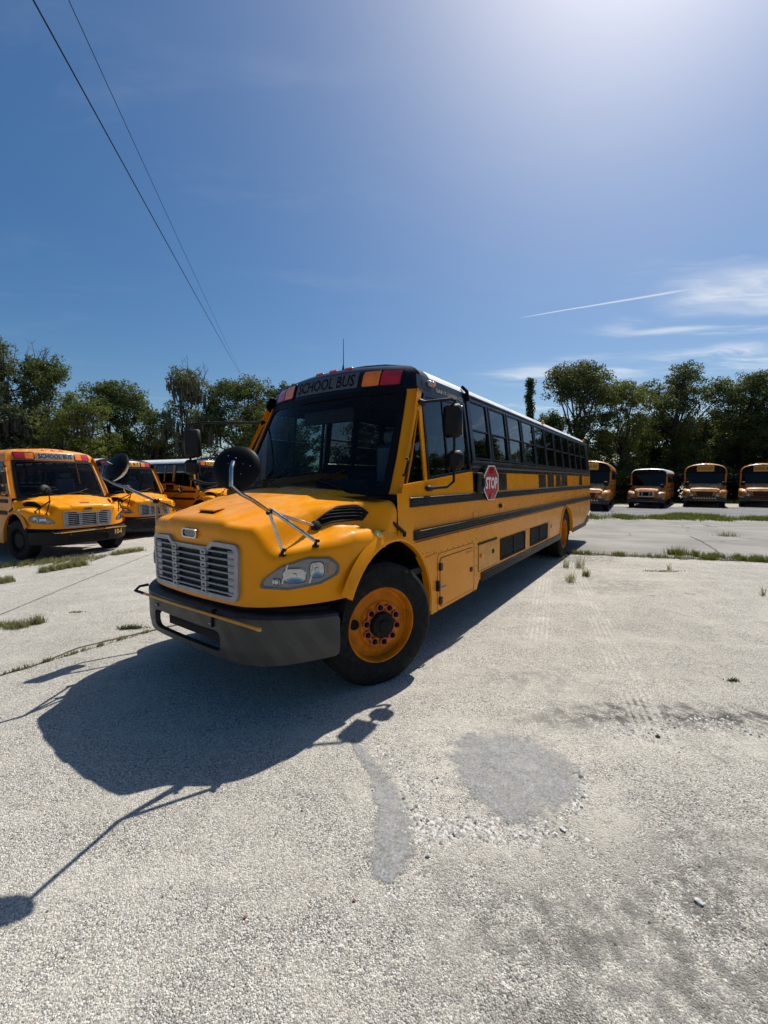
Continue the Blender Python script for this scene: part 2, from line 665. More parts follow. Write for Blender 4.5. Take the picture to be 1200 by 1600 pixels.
def ground_material():
    m = bpy.data.materials.new('crushed_shell_pavement')
    m.use_nodes = True
    t = NT(m.node_tree)
    b = t.n['Principled BSDF']
    oc = t.new('ShaderNodeTexCoord').outputs['Object']
    flat = t.mapping(oc, scale=(1, 1, 0))
    sep = t.new('ShaderNodeSeparateXYZ')
    t.put(sep.inputs[0], flat)
    X, Y = sep.outputs[0], sep.outputs[1]
    warp = t.vmath('SUBTRACT', noise_col(t, flat, 2.2), (.5, .5, .5))
    wv = t.vmath('ADD', flat, t.vmath('MULTIPLY', warp, (.30, .30, 0)))

    def ell(cx, cy, rx, ry, rot, e0=1.08, e1=.94):
        q = t.mapping(t.vmath('SUBTRACT', wv, (cx, cy, 0)), rot=(0, 0, rot), scale=(1 / rx, 1 / ry, 1))
        return t.mapr(t.vmath('LENGTH', q), e0, e1)
    big = t.noise(flat, .35, 3, .55)
    mid = t.noise(flat, 1.6, 4, .6)
    fin = t.noise(flat, 9., 4, .66)
    # aggregate: two sizes of stone with their own tones
    v1 = t.new('ShaderNodeTexVoronoi'); t.put(v1.inputs['Vector'], flat); v1.inputs['Scale'].default_value = 155
    v2 = t.new('ShaderNodeTexVoronoi'); t.put(v2.inputs['Vector'], flat); v2.inputs['Scale'].default_value = 330
    s1 = t.new('ShaderNodeSeparateColor'); t.put(s1.inputs[0], v1.outputs['Color'])
    s2 = t.new('ShaderNodeSeparateColor'); t.put(s2.inputs[0], v2.outputs['Color'])
    tone = t.math('ADD', t.math('MULTIPLY', s1.outputs[0], .62), t.math('MULTIPLY', s2.outputs[0], .38))
    base = t.mix(t.mapr(tone, .15, .85, smooth=False), (.10, .096, .089), (.72, .695, .645))
    base = t.mix(t.math('MULTIPLY', t.mapr(s1.outputs[1], .84, .88), .85), base, (.065, .06, .056))
    grit = t.mapr(t.noise(flat, 34., 3, .7), .56, .70)
    base = t.mix(t.math('MULTIPLY', grit, .55), base, (.105, .10, .093))
    base = t.mix(t.math('MULTIPLY', t.mapr(s1.outputs[2], .985, .99), .6), base, (.30, .14, .09))
    base = t.mix(t.math('MULTIPLY', t.mapr(s2.outputs[1], .86, .90), .55), base, (.66, .64, .60))
    # packed fines hide the stones in places
    pack = t.mapr(t.noise(flat, 2.7, 3, .66), .36, .60, .62, 1.0)
    base = t.mix(pack, t.mix(t.mapr(s2.outputs[0], .1, .9), (.27, .26, .235), (.43, .412, .372)), base)
    # pale dust fills the low places
    dust = t.math('MULTIPLY', t.mapr(mid, .36, .62), t.mapr(fin, .25, .7))
    base = t.mix(t.math('MULTIPLY', dust, .36), base, (.44, .42, .378))
    # worn places where dark binder shows
    worn = t.math('MULTIPLY', t.mapr(big, .50, .66), t.mapr(fin, .32, .62))
    region = t.mapr(t.math('ADD', X, t.math('MULTIPLY', Y, -.25)), .2, 1.6)
    worn = t.math('MULTIPLY', worn, t.math('MULTIPLY_ADD', region, .55, .2))
    base = t.mix(worn, base, (.13, .127, .122))
    lowr = t.math('MULTIPLY', ell(1.15, 1.35, 1.0, .75, R(-20), 1.5, .3), t.mapr(fin, .34, .64))
    base = t.mix(t.math('MULTIPLY', lowr, .75), base, (.11, .107, .10))
    broad = t.mapr(big, .32, .70, .86, 1.10, smooth=False)
    base = t.mix(1.0, base, t.vmath('MULTIPLY', (1., 1., 1.), broad), 'MULTIPLY')
    chip = t.mapr(t.math('MULTIPLY_ADD', fin, .6, t.math('MULTIPLY', mid, .4)), .57, .66)
    base = t.mix(t.math('MULTIPLY', chip, t.math('MULTIPLY_ADD', region, .35, .30)), base, (.12, .117, .11))
    stripe = ell(2.15, 2.85, 1.10, .16, R(12), 1.5, .5)
    stripe = t.math('MULTIPLY', stripe, t.mapr(fin, .38, .62))
    base = t.mix(t.math('MULTIPLY', stripe, .95), base, (.075, .073, .07))
    s3 = t.math('MULTIPLY', ell(1.25, 3.4, .55, .22, R(-10), 1.5, .5), t.mapr(fin, .35, .7))
    base = t.mix(t.math('MULTIPLY', s3, .55), base, (.17, .17, .17))
    rim = t.math('MULTIPLY', ell(.72, 2.13, .60, .46, R(8), 1.35, .8), t.mapr(fin, .42, .6))
    base = t.mix(t.math('MULTIPLY', rim, .45), base, (.58, .55, .50))
    # pale tyre tracks pressed into the dust
    trk = None
    for (q0, q1) in (((838, 1010), (856, 872)), ((1075, 1250), (893, 878))):
        A_, B_ = Vector((*gp(*q0), 0)), Vector((*gp(*q1), 0))
        D_ = B_ - A_; LL = D_.length; D_.normalize(); N_ = Vector((-D_.y, D_.x, 0))
        rl = t.vmath('SUBTRACT', flat, tuple(A_))
        al = t.vmath('DOT_PRODUCT', rl, tuple(D_)); ac = t.vmath('DOT_PRODUCT', rl, tuple(N_))
        k = t.math('MULTIPLY', t.mapr(t.math('ABSOLUTE', ac), .15, .11), t.math('MULTIPLY', t.mapr(al, -.2, .5), t.mapr(al, LL + .3, LL - .6)))
        rib = t.mapr(t.math('SINE', t.math('MULTIPLY', ac, 120.)), -.5, .4)
        lug = t.mapr(t.math('SINE', t.math('MULTIPLY', al, 95.)), -.7, .2)
        k = t.math('MULTIPLY', k, t.math('MULTIPLY', rib, t.math('MULTIPLY_ADD', lug, .5, .5)))
        trk = k if trk is None else t.math('MAXIMUM', trk, k)
    trk = t.math('MULTIPLY', trk, t.mapr(mid, .36, .54))
    trk = t.math('MULTIPLY', trk, t.mapr(fin, .35, .6))
    base = t.mix(t.math('MULTIPLY', trk, .60), base, (.58, .555, .51))
    # long dusty smears on the far left lot
    sm = t.noise(t.mapping(flat, rot=(0, 0, R(-33)), scale=(.25, 1.6, 1)), 1.3, 3, .6)
    base = t.mix(t.math('MULTIPLY', t.mapr(sm, .5, .7), .25), base, (.53, .51, .46))
    base = t.mix(1.0, base, (1.20, 1.17, 1.10), 'MULTIPLY')
    t.put(b.inputs['Base Color'], base)
    b.inputs['Roughness'].default_value = .9
    b.inputs['Specular IOR Level'].default_value = .25
    # relief
    h = t.math('MULTIPLY', t.math('SUBTRACT', 1., t.math('MULTIPLY', v1.outputs['Distance'], 1.2)), t.math('MULTIPLY_ADD', s1.outputs[0], .8, .5))
    h = t.math('ADD', h, t.math('MULTIPLY', t.math('SUBTRACT', 1., v2.outputs['Distance']), .35))
    h = t.math('MULTIPLY', h, pack)
    h = t.math('ADD', h, t.math('MULTIPLY', mid, 3.5))
    h = t.math('ADD', h, t.math('MULTIPLY', fin, 2.6))
    bp = t.new('ShaderNodeBump')
    bp.inputs['Strength'].default_value = 1.0
    bp.inputs['Distance'].default_value = .0062
    t.put(bp.inputs['Height'], h)
    t.put(b.inputs['Normal'], bp.outputs[0])
    return m


def concrete_material(name, a, b2, cracks=.7, smear=.5):
    m = bpy.data.materials.new(name)
    m.use_nodes = True
    t = NT(m.node_tree)
    b = t.n['Principled BSDF']
    oc = t.mapping(t.new('ShaderNodeTexCoord').outputs['Object'], scale=(1, 1, 0))
    w = t.vmath('ADD', oc, t.vmath('MULTIPLY', noise_col(t, oc, 1.1), (.9, .9, 0)))
    n1 = t.noise(oc, .5, 6, .6)
    n2 = t.noise(t.mapping(oc, rot=(0, 0, R(20)), scale=(.25, 1.5, 1)), .9, 6, .65)
    n3 = t.noise(oc, 14, 5, .7)
    c = t.mix(t.mapr(n1, .3, .7), a, b2)
    c = t.mix(t.math('MULTIPLY', t.mapr(n2, .48, .72), smear), c, tuple(x * .55 for x in a))
    c = t.mix(t.math('MULTIPLY', t.mapr(n3, .5, .75), .3), c, tuple(x * .6 for x in b2))
    cr = t.voro(w, .42, 'DISTANCE_TO_EDGE')
    cm = t.math('MULTIPLY', t.mapr(cr, .012, .003), t.mapr(t.noise(oc, .6, 3, .6), .42, .55))
    c = t.mix(t.math('MULTIPLY', cm, cracks), c, (.07, .07, .05))
    t.put(b.inputs['Base Color'], c)
    b.inputs['Roughness'].default_value = .85
    bp = t.new('ShaderNodeBump')
    bp.inputs['Strength'].default_value = .5
    bp.inputs['Distance'].default_value = .006
    t.put(bp.inputs['Height'], t.math('SUBTRACT', t.math('ADD', n3, n1), t.math('MULTIPLY', cm, 2.)))
    t.put(b.inputs['Normal'], bp.outputs[0])
    return m


def leaf_material(name, c1, c2, c3, trans=.35):
    m = bpy.data.materials.new(name)
    m.use_nodes = True
    t = NT(m.node_tree)
    t.n.clear()
    out = t.new('ShaderNodeOutputMaterial')
    geo = t.new('ShaderNodeNewGeometry')
    pos = geo.outputs['Position']
    rnd = geo.outputs['Random Per Island']
    n1 = t.noise(pos, .55, 3, .6)
    c = t.mix(t.mapr(n1, .35, .65), c1, c2)
    c = t.mix(t.mapr(rnd, .55, 1.0), c, c3)
    df = t.new('ShaderNodeBsdfPrincipled')
    df.inputs['Roughness'].default_value = .6
    df.inputs['Specular IOR Level'].default_value = .15
    t.put(df.inputs['Base Color'], c)
    tl = t.new('ShaderNodeBsdfTranslucent')
    t.put(tl.inputs[0], t.mix(.5, c, (.16, .18, .02)))
    mx = t.new('ShaderNodeMixShader')
    mx.inputs[0].default_value = trans
    t.l.new(df.outputs[0], mx.inputs[1])
    t.l.new(tl.outputs[0], mx.inputs[2])
    t.l.new(mx.outputs[0], out.inputs[0])
    return m


GROUND = ground_material()
SLAB = concrete_material('weathered_concrete', (.285, .266, .232), (.175, .164, .145), .8, .7)
ASPH = concrete_material('old_grey_asphalt', (.17, .165, .165), (.11, .108, .11), .4, .6)
SOIL = concrete_material('joint_soil', (.10, .085, .06), (.065, .055, .04), .0, .3)
BARK = pbr('bark', (.055, .045, .036), .9, var=.4, vs=5, bump=.6, bs=14)
LEAF_OAK = leaf_material('oak_leaves', (0.048, 0.082, 0.026), (0.082, 0.116, 0.034), (0.13, 0.15, 0.054), .3)
LEAF_LIT = leaf_material('yellow_green_leaves', (0.088, 0.126, 0.026), (0.13, 0.16, 0.032), (0.18, 0.19, 0.05), .35)
LEAF_GREY = leaf_material('grey_green_leaves', (0.085, 0.108, 0.060), (0.12, 0.145, 0.08), (0.17, 0.188, 0.12), .3)
LEAF_DARK = leaf_material('dark_leaves', (.032, .054, .018), (.052, .080, .025), (.09, .11, .04), .3)
VINE = leaf_material('vine_leaves', (.022, .045, .012), (.04, .07, .016), (.075, .10, .022), .3)
MOSS = leaf_material('spanish_moss', (.075, .08, .062), (.10, .10, .082), (.13, .13, .11), .3)
GRASS = leaf_material('grass_blades', (.105, .145, .026), (.14, .18, .035), (.24, .23, .08), .4)
DRYG = leaf_material('dry_grass_blades', (.26, .25, .12), (.21, .22, .08), (.42, .37, .22), .45)
PEB = pbr('pebble_stone', (.58, .56, .51), .85, var=.5, vs=40, col2=(.20, .19, .18))

# ------------------------------------------------------------------ the bus family (local axes: x forward, y to the bus's left, z up)
PZ = [.3, .6, 1.2, 1.5, 1.9, 2.3, 2.65, 2.72]
PY = [1.215, 1.22, 1.21, 1.20, 1.175, 1.125, 1.075, 1.05]
ROOF = [(1.05, 2.72), (1.02, 2.765), (.975, 2.805), (.90, 2.845), (.78, 2.885), (.55, 2.93), (.30, 2.955), (0, 2.965)]


def SY(z):
    return float(np.interp(z, PZ, PY))


def side_fn(sd):
    return lambda x, z, off: (x, sd * (SY(z) + off), z)


def extr(cs, x0, x1, sd, taper=0.0):
    """closed section (offset, z) run along the side of the body"""
    b = MB()
    xs = [x0 - taper, x1 + taper]
    rows = [[(x, sd * (SY(z) + o * k), z) for o, z in cs] for x, k in ((x0, .15 if taper else 1), (x0 - taper, 1), (x1 + taper, 1), (x1, .15 if taper else 1))]
    b.grid(rows, close_v=True)
    n = len(cs)
    b.f.append(tuple(range(n - 1, -1, -1)))
    b.f.append(tuple(range(3 * n, 4 * n)))
    return b


def side_plate(pts, o0, o1, sd):
    f = side_fn(sd)
    return MB().prism([f(x, z, o0) for x, z in pts], [f(x, z, o1) for x, z in pts])


def rail_section(z0, z1, d):
    n = 4
    cs = [(-.004, z0), (d * .55, z0)]
    h = z1 - z0
    for k in range(n):
        a, b2 = z0 + h * (k + .10) / n, z0 + h * (k + .90) / n
        cs += [(d * .62, a), (d, a + .18 * (b2 - a)), (d, b2 - .18 * (b2 - a)), (d * .62, b2)]
    cs += [(d * .55, z1), (-.004, z1)]
    return cs


# nose outline in plan
def _spline(pts, per=10):
    P = [Vector((*p, 0)) for p in pts]
    P = [Vector((P[1].x, -P[1].y, 0))] + P + [P[-1] * 2 - P[-2]]
    out = []
    for i in range(1, len(P) - 2):
        for k in range(per):
            t = k / per
            a, b, c, d = P[i - 1], P[i], P[i + 1], P[i + 2]
            out.append(.5 * ((2 * b) + (c - a) * t + (2 * a - 5 * b + 4 * c - d) * t * t + (3 * b - a - 3 * c + d) * t ** 3))
    out.append(P[-2])
    return np.array([(p.x, p.y) for p in out])


NP_ = _spline([(.93, 0), (.926, .30), (.910, .55), (.858, .73), (.75, .90), (.62, 1.03), (.48, 1.12), (.30, 1.17), (.10, 1.19), (-.196, 1.197)])
NL_ = np.concatenate([[0], np.cumsum(np.hypot(*np.diff(NP_, axis=0).T))])
NU = float(NL_[-1])


def nose(u):
    a = abs(u)
    x, y = np.interp(a, NL_, NP_[:, 0]), np.interp(a, NL_, NP_[:, 1])
    x2, y2 = np.interp(a + .03, NL_, NP_[:, 0]), np.interp(a + .03, NL_, NP_[:, 1])
    x1, y1 = np.interp(max(a - .03, 0), NL_, NP_[:, 0]), np.interp(max(a - .03, 0), NL_, NP_[:, 1])
    tx, ty = x2 - x1, y2 - y1
    L = math.hypot(tx, ty) or 1
    nx, ny = ty / L, -tx / L
    if a < 1e-6: nx, ny = 1, 0
    s = 1 if u >= 0 else -1
    return float(x), float(s * y), float(nx), float(s * ny)


def NOSE(u, z, off):
    x, y, nx, ny = nose(u)
    return (x + nx * off, y + ny * off, z)


def smooth(t):
    t = max(0., min(1., t))
    return t * t * (3 - 2 * t)


def hood_w(x):
    return float(np.interp(x, [-.2, -.1, 0, .1, .2, .4, .7, .93], [1.26, 1.13, 1.0, .91, .84, .74, .66, .64]))


def hood_h(x, y):
    ay = abs(y)
    zc = float(np.interp(x, [-.2, .0, .3, .6, .8, .93], [1.63, 1.605, 1.55, 1.475, 1.425, 1.385])) - .035 * (ay / .7) ** 2
    # raised centre panel with a soft crease
    zc += .020 * (1 - smooth((ay - float(np.interp(x, [-.2, .93], [.62, .33]))) / .07))
    wc = hood_w(x)
    zf = float(np.interp(x, [-.2, -.05, .1, .3, .5, .7, .93], [1.17, 1.29, 1.345, 1.345, 1.285, 1.225, 1.15])) - .03 * max(0, (ay - .95) / .25) ** 2
    t = smooth((ay - wc) / .17)
    return zc * (1 - t) + min(zf, zc) * t


ARC = (-.15, .51, .64, .70)       # front wheel arch: centre x, z and radii


def arch_z(x, arc=ARC):
    k = (x - arc[0]) / arc[2]
    return arc[1] + arc[3] * math.sqrt(max(0, 1 - k * k)) if abs(k) < 1 else -9


def hood_mesh():
    b = MB()
    nu, nr, ns = 140, 34, 12
    us = np.linspace(-NU, NU, nu * 2 + 1)
    cols = []
    for u in us:
        x, y, nx, ny = nose(u)
        xa = min(x, .50)
        L = math.hypot(x - xa, y)
        rho = float(np.interp(abs(u), [0, .55, .8, NU], [.085, .08, .07, .085]))
        c = []
        for j in range(nr):
            t = 1 - (1 - j / (nr - 1)) ** 1.6
            px, py = xa + (x - xa) * t, y * t
            z = hood_h(px, py)
            d = (1 - t) * L
            if d < rho:
                z -= rho - math.sqrt(max(0, rho * rho - (rho - d) ** 2))
            c.append((px, py, z))
        zt = c[-1][2]
        zb = float(np.interp(abs(u), [0, .6, 1.3], [.795, .805, .845]))
        if x < .44: zb = max(zb, arch_z(x)) if x > ARC[0] else arch_z(x)
        zb = min(zb, zt - .02)
        for k in range(1, ns + 1):
            t = k / ns
            c.append((x, y, zt + (zb - zt) * t))
        c.append((x - nx * .02, y - ny * .02, zb + .001))
        cols.append(c)
    b.grid(cols)
    return b


# front cap: windshield, pillars, header
CZ = [1.58, 2.60, 2.75, 2.805, 2.845, 2.885, 2.93, 2.955]
CX = [-.115, -.58, -.62, -.645, -.68, -.75, -.88, -1.0]
CH = [0, 0, 0, .975, .90, .78, .55, .30]


def cap_hw(z):
    return SY(z) if z <= 2.72 else float(np.interp(z, [2.72, 2.765, 2.805, 2.845, 2.885, 2.93, 2.955], [1.05, 1.02, .975, .90, .78, .55, .30]))


def CAP(y, z, off):
    hw = cap_hw(z)
    s = min(1, abs(y) / hw)
    x = float(np.interp(z, CZ, CX)) - .22 * s ** 2.3
    nx, ny = 1.0, (.22 * 2.3 * s ** 1.3 / hw) * (1 if y > 0 else -1)
    nz = .42
    L = math.sqrt(nx * nx + ny * ny + nz * nz)
    return (x + nx / L * off, y + ny / L * off, z + nz / L * off)


def cap_sheet(s0, s1, zs, off, n=24):
    rows = []
    for z in zs:
        hw = cap_hw(z)
        rows.append([CAP(hw * (s0 + (s1 - s0) * k / n), z, off) for k in range(n + 1)])
    return MB().grid(rows)


RARC = (-7.06, .51, .63, .62)


def bot(x):
    if x > -.80:
        a = arch_z(x)
        return a if a > 0 else .40
    if x > -1.93: return .385
    if x > -2.0: return float(np.interp(x, [-2.0, -1.93], [.46, .385]))
    if abs(x - RARC[0]) < RARC[2]: return arch_z(x, RARC)
    if x > -9.4: return .50
    return float(np.interp(x, [-10.25, -9.4], [.77, .50]))


def sill(x):
    return float(np.interp(x, [-1.79, -1.75, -.30, -.28], [1.88, 1.805, 1.672, 1.60]))


def side_panel(sd):
    xs = [-.205, -.24, -.28, -.30]
    xs += list(np.arange(-.34, -.80, -.03)) + [-.789, -.7905, -.82]
    xs += list(np.arange(-1., -1.75, -.15)) + [-1.755, -1.79, -1.93, -2.0]
    xs += list(np.arange(-2.4, -6.35, -.4))
    a = RARC
    xs += [a[0] + a[2] * math.cos(t) for t in np.linspace(0.001, math.pi - .001, 28)] + [a[0] + a[2] + .002, a[0] - a[2] - .002]
    xs += list(np.arange(-7.8, -9.4, -.3)) + [-9.4, -9.8, -10.2]
    xs += [-.458, -.472]
    xs = sorted(set(round(float(x), 4) for x in xs), reverse=True)
    rows = []
    for x in xs:
        zb, zt = bot(x), sill(x)
        zs = [zt, min(zt, 1.56), 1.345, 1.335, 1.155, 1.145, .95, .7, .55, .40]
        c = []
        for z in zs:
            z = max(z, zb)
            o = -.018 if (x < -.465 and 1.15 < z < 1.34 and zb < 1.15) else 0
            c.append((x, sd * (SY(z) + o), z))
        c.append((x, sd * (SY(zb) - .03), zb))
        rows.append(c)
    return MB().grid(rows)


def tyre_mesh(two=False):
    prof = [(.305, -.125), (.33, -.145), (.42, -.152), (.485, -.140), (.512, -.118)]
    for h0 in (-.112, -.070, -.026, .018, .062):
        prof += [(.520, h0), (.520, h0 + .036), (.508, h0 + .038), (.508, h0 + .042)]
    prof += [(.520, .112), (.512, .118), (.485, .140), (.42, .152), (.335, .145), (.305, .128)]
    b = MB().lathe(prof, seg=56)
    if two:
        b.lathe(prof, Matrix.Translation((0, -.33, 0)), seg=56)
    return b


_mc = {}


def cached(key, fn):
    if key not in _mc:
        _mc[key] = fn()
    return _mc[key]


def wheel(parent, loc, rz, front, rimmat, detail=True):
    w = obj('wheel', cached(('tyre', front), lambda: tyre_mesh(not front).mesh('tyre', True, 25)), RUB, parent)
    w.location = loc
    w.rotation_euler = (0, 0, rz)
    if front:
        prof = [(.322, .128), (.316, .140), (.306, .143), (.298, .132), (.292, .100), (.284, .072), (.272, .066), (.235, .078), (.205, .090), (.200, .094), (.190, .112), (.100, .114), (.0, .114)]
    else:
        prof = [(.322, .128), (.316, .138), (.306, .140), (.298, .128), (.290, .07), (.284, .0), (.270, -.035), (.21, -.05), (.15, -.045), (.12, -.045), (.115, .03), (.09, .045), (0, .045)]
    obj('rim', cached(('rim', front, rimmat.name), lambda: MB().lathe(prof, seg=48).mesh('rim', True, 40)), rimmat, w)
    if not detail: return w
    if front:
        hub = [(.108, .112), (.108, .150), (.098, .160), (.060, .163), (.045, .175), (.040, .178), (0, .178)]
        obj('hub', cached('hubf', lambda: MB().lathe(hub, seg=28).mesh('hub', True, 30)), HUBM, w)
        h = obj('hand_hole', cached('handhole', lambda: MB().lathe([(.0, .012), (.040, .012), (.044, .004)], seg=20).mesh('hole')), LETB, w)
        a = R(6)
        h.location = (.232 * math.cos(a), .072, .232 * math.sin(a))
        h.rotation_euler = (R(-8) * math.sin(a), 0, R(-22) * math.cos(a) * .9)
        nut = lambda: MB().lathe([(.024, 0), (.024, .014), (.019, .016), (.019, .040), (.014, .046), (0, .046)], seg=6).mesh('nut', False)
        loop = lambda: MB().lathe([(.021, .010), (.034, .010), (.035, .020), (.024, .022)], seg=14).mesh('loop')
        for k in range(10):
            a = 2 * math.pi * (k + .3) / 10
            n_ = obj('lug_nut', cached('nut', nut), HUBM, w)
            n_.location = (.150 * math.cos(a), .112, .150 * math.sin(a))
            l_ = obj('nut_indicator', cached('loop', loop), REDP, w)
            l_.location = n_.location
            if k % 2 == 0:
                a2 = a + 2 * math.pi / 20
                lk = obj('indicator_link', cached('link', lambda: MB().box((0, .016, 0), (.05, .006, .022), .002).mesh('link')), REDP, w)
                lk.location = (.150 * math.cos(a2) * .98, .112, .150 * math.sin(a2) * .98)
                lk.rotation_euler = (0, -(a2 + math.pi / 2), 0)
    else:
        for k in range(10):
            a = 2 * math.pi * k / 10
            n_ = obj('lug_nut', cached('nutr', lambda: MB().lathe([(.018, 0), (.018, .03), (0, .032)], seg=6).mesh('nut', False)), rimmat, w)
            n_.location = (.17 * math.cos(a), -.046, .17 * math.sin(a))
    return w


def window_bays():
    ps = [-1.86] + [-2.49 - .715 * k for k in range(10)] + [-9.78]
    return [(ps[i] - .045, ps[i + 1] + .045) for i in range(11)], ps


def c2_bus(name, label, loc, rz, o):
    P = o.get('paint', YEL)
    main = o.get('main', False)
    root = thing(name, label, 'school bus', loc, rz, o.get('group'))
    # ---------------- body sides
    bays, posts = window_bays()
    for sd in (1, -1):
        f = side_fn(sd)
        sp = obj('side_panel', side_panel(sd).mesh('side_panel'), P, root)
        # rails
        extr(rail_section(1.470, 1.562, .024), -.40, -10.2, sd, .03).build('rub_rail', RAIL, root)
        extr(rail_section(1.168, 1.258, .026), -.45, -10.2, sd, .03).build('rub_rail', RAIL, root)
        extr(rail_section(.475, .580, .026), -2.04, -6.40, sd, .03).build('skirt_rail', RAIL, root)
        extr(rail_section(.475, .560, .026), -7.72, -9.42, sd).build('skirt_rail', RAIL, root)
        b = MB().prism([f(x, z, 0) for x, z in ((-9.42, .475), (-9.42, .56), (-10.2, .83), (-10.2, .745))], [f(x, z, .026) for x, z in ((-9.42, .475), (-9.42, .56), (-10.2, .83), (-10.2, .745))])
        b.build('skirt_rail', RAIL, root)
        extr([(-.01, 1.855), (.010, 1.855), (.016, 1.865), (.016, 1.885), (.006, 1.893), (.006, 1.905), (.020, 1.912), (.020, 1.938), (-.01, 1.945)], -1.80, -10.15, sd).build('belt_rail', RAIL, root)
        extr([(-.01, 1.805), (.004, 1.805), (.004, 1.855), (-.01, 1.855)], -1.80, -10.12, sd).build('belt_band', o.get('beltmat', BLK), root)
        # black paint fields under the windows
        for x0, x1 in ((-1.83, -2.35), (-2.70, -3.02), (-4.72, -5.22), (-5.34, -5.84), (-5.98, -7.1), (-8.55, -8.95)):
            side_plate([(x0, 1.573), (x1, 1.573), (x1, 1.80), (x0, 1.80)], .0015, .0035, sd).build('black_field', BLK, root)
        if main and sd == 1:
            for x0, x1 in ((-5.95, -6.0), (-6.45, -6.5)):
                side_plate([(x0, 1.60), (x1, 1.60), (x1, 1.79), (x0, 1.79)], .003, .0045, sd).build('yellow_field', P, root)
        # windows
        for x0, x1 in bays:
            fr = frame_ring(rrect(x1, x0, 1.958, 2.655, .03), rrect(x1 + .018, x0 - .018, 1.978, 2.636, .03), f, .010, .12, -.02).build('window', ALU, root)
            mid = 2.305
            extr([(-.010, mid - .010), (.004, mid - .010), (.006, mid), (.004, mid + .010), (-.010, mid + .010)], x0 - .02, x1 + .02, sd).build('sash_rail', ALU, fr)
            side_plate([(x0 - .02, mid), (x1 + .02, mid), (x1 + .02, 2.635), (x0 - .02, 2.635)], -.006, -.004, sd).build('pane', SDG, fr)
            side_plate([(x0 - .02, 1.975), (x1 + .02, 1.975), (x1 + .02, mid), (x0 - .02, mid)], -.014, -.012, sd).build('pane', SDG, fr)
        for i, px in enumerate(posts):
            w = .043 if 0 < i < 11 else .045
            x0, x1 = px + w, px - w
            if i == 11: x1 = -10.15
            side_plate([(x0, 1.94), (x1, 1.94), (x1, 2.665), (x0, 2.665)], -.015, .004 if i else .02, sd).build('window_post', o.get('postmat', BLK), root)
            if main:
                side_plate([(x1 + .004, 1.95), (x1 - .006, 1.95), (x1 - .006, 2.66), (x1 + .004, 2.66)], .004, .012, sd).build('post_trim', STEEL if i else ALU, root)
        extr([(-.02, 2.655), (.006, 2.655), (.008, 2.69), (.03, 2.70), (.03, 2.715), (-.02, 2.725)], -1.82, -10.1, sd).build('gutter_rail', BLK, root)
        # cab: pillar, quarter window, driver window / entrance
        fl = [(-.275, 1.60), (-.315, 1.685), (-.66, 2.385), (-.655, 2.47), (-.80, 2.52), (-.775, 2.60), (-.74, 2.60)]
        b = MB()
        A = [(-.27, 1.60), (-.72, 2.585)]
        fa = lambda t: (A[0][0] + (A[1][0] - A[0][0]) * t, A[0][1] + (A[1][1] - A[0][1]) * t)
        outer = [fa(t) for t in np.linspace(0, 1, 9)]
        inner = [(-.31, 1.672), (-.335, 1.76), (-.42, 1.92), (-.50, 2.07), (-.58, 2.22), (-.645, 2.335), (-.665, 2.372), (-.73, 2.45), (-.80, 2.575)]
        rows = [[f(x, z, .0) for x, z in outer], [f(x, z, .004) for x, z in inner], [f(x, z, -.03) for x, z in inner]]
        MB().grid(rows).build('pillar_side', P, root)
        # quarter-window rear post
        side_plate([(-.688, 1.70), (-.742, 1.705), (-.748, 2.40), (-.72, 2.46), (-.69, 2.42), (-.668, 2.375), (-.690, 2.36)], -.02, .005, sd).build('window_post', P, root)
        side_plate([(-.33, 1.668), (-.69, 1.70), (-.69, 2.37), (-.66, 2.37), (-.50, 2.06)], -.012, -.009, sd).build('quarter_window', DRG if sd == 1 else SDG, root)
        dw = frame_ring(fillet([(-1.775, 1.80), (-.735, 1.70), (-.765, 2.46), (-.82, 2.545), (-1.775, 2.60)], .03), fillet([(-1.735, 1.835), (-.775, 1.742), (-.80, 2.45), (-.85, 2.515), (-1.735, 2.565)], .03), f, .008, .15, -.02).build('side_window', BLK, root)
        side_plate([(-1.74, 1.83), (-.77, 1.737), (-.795, 2.45), (-.84, 2.52), (-1.74, 2.57)], -.010, -.007, sd).build('pane', DRG, dw)
        side_plate([(-1.20, 1.78), (-1.225, 1.78), (-1.225, 2.55), (-1.20, 2.55)], -.012, .004, sd).build('sash_rail', BLK, dw)
        side_plate([(-.70, 2.60), (-.80, 2.54), (-1.82, 2.595), (-1.82, 2.72), (-.74, 2.72)], -.02, .006, sd).build('header_side', o.get('headmat', BLK), root)
        # sill lip and panel seams
        side_plate([(-.30, 1.660), (-1.76, 1.795), (-1.76, 1.808), (-.30, 1.674)], -.02, .012, sd).build('sill_lip', P, root)
        if main:
            for pts in ([(-.232, 1.15), (-.236, 1.15), (-.236, 1.655), (-.232, 1.655)], [(-1.838, .40), (-1.843, .40), (-1.843, 1.80), (-1.838, 1.80)],
                        [(-.66, .985), (-.66, .990), (-.90, 1.000), (-.90, .996)]):
                side_plate(pts, .0, .0018, sd).build('panel_seam', LETB, root)
        # arch lips
        rows = []
        for a in np.linspace(R(28), R(186), 48):
            cx, cz, rx, rzz = ARC
            e = lambda k, yy: (cx + (rx + k) * math.cos(a), sd * yy, cz + (rzz + k) * math.sin(a))
            sy = 1.205
            rows.append([e(.10, sy - .022), e(.07, sy - .008), e(.035, sy + .002), e(.014, sy + .008), e(.0, sy + .008), e(-.010, sy + .002), e(-.012, sy - .06)])
        MB().grid(rows).build('fender_flare', P, root)
        rows = []
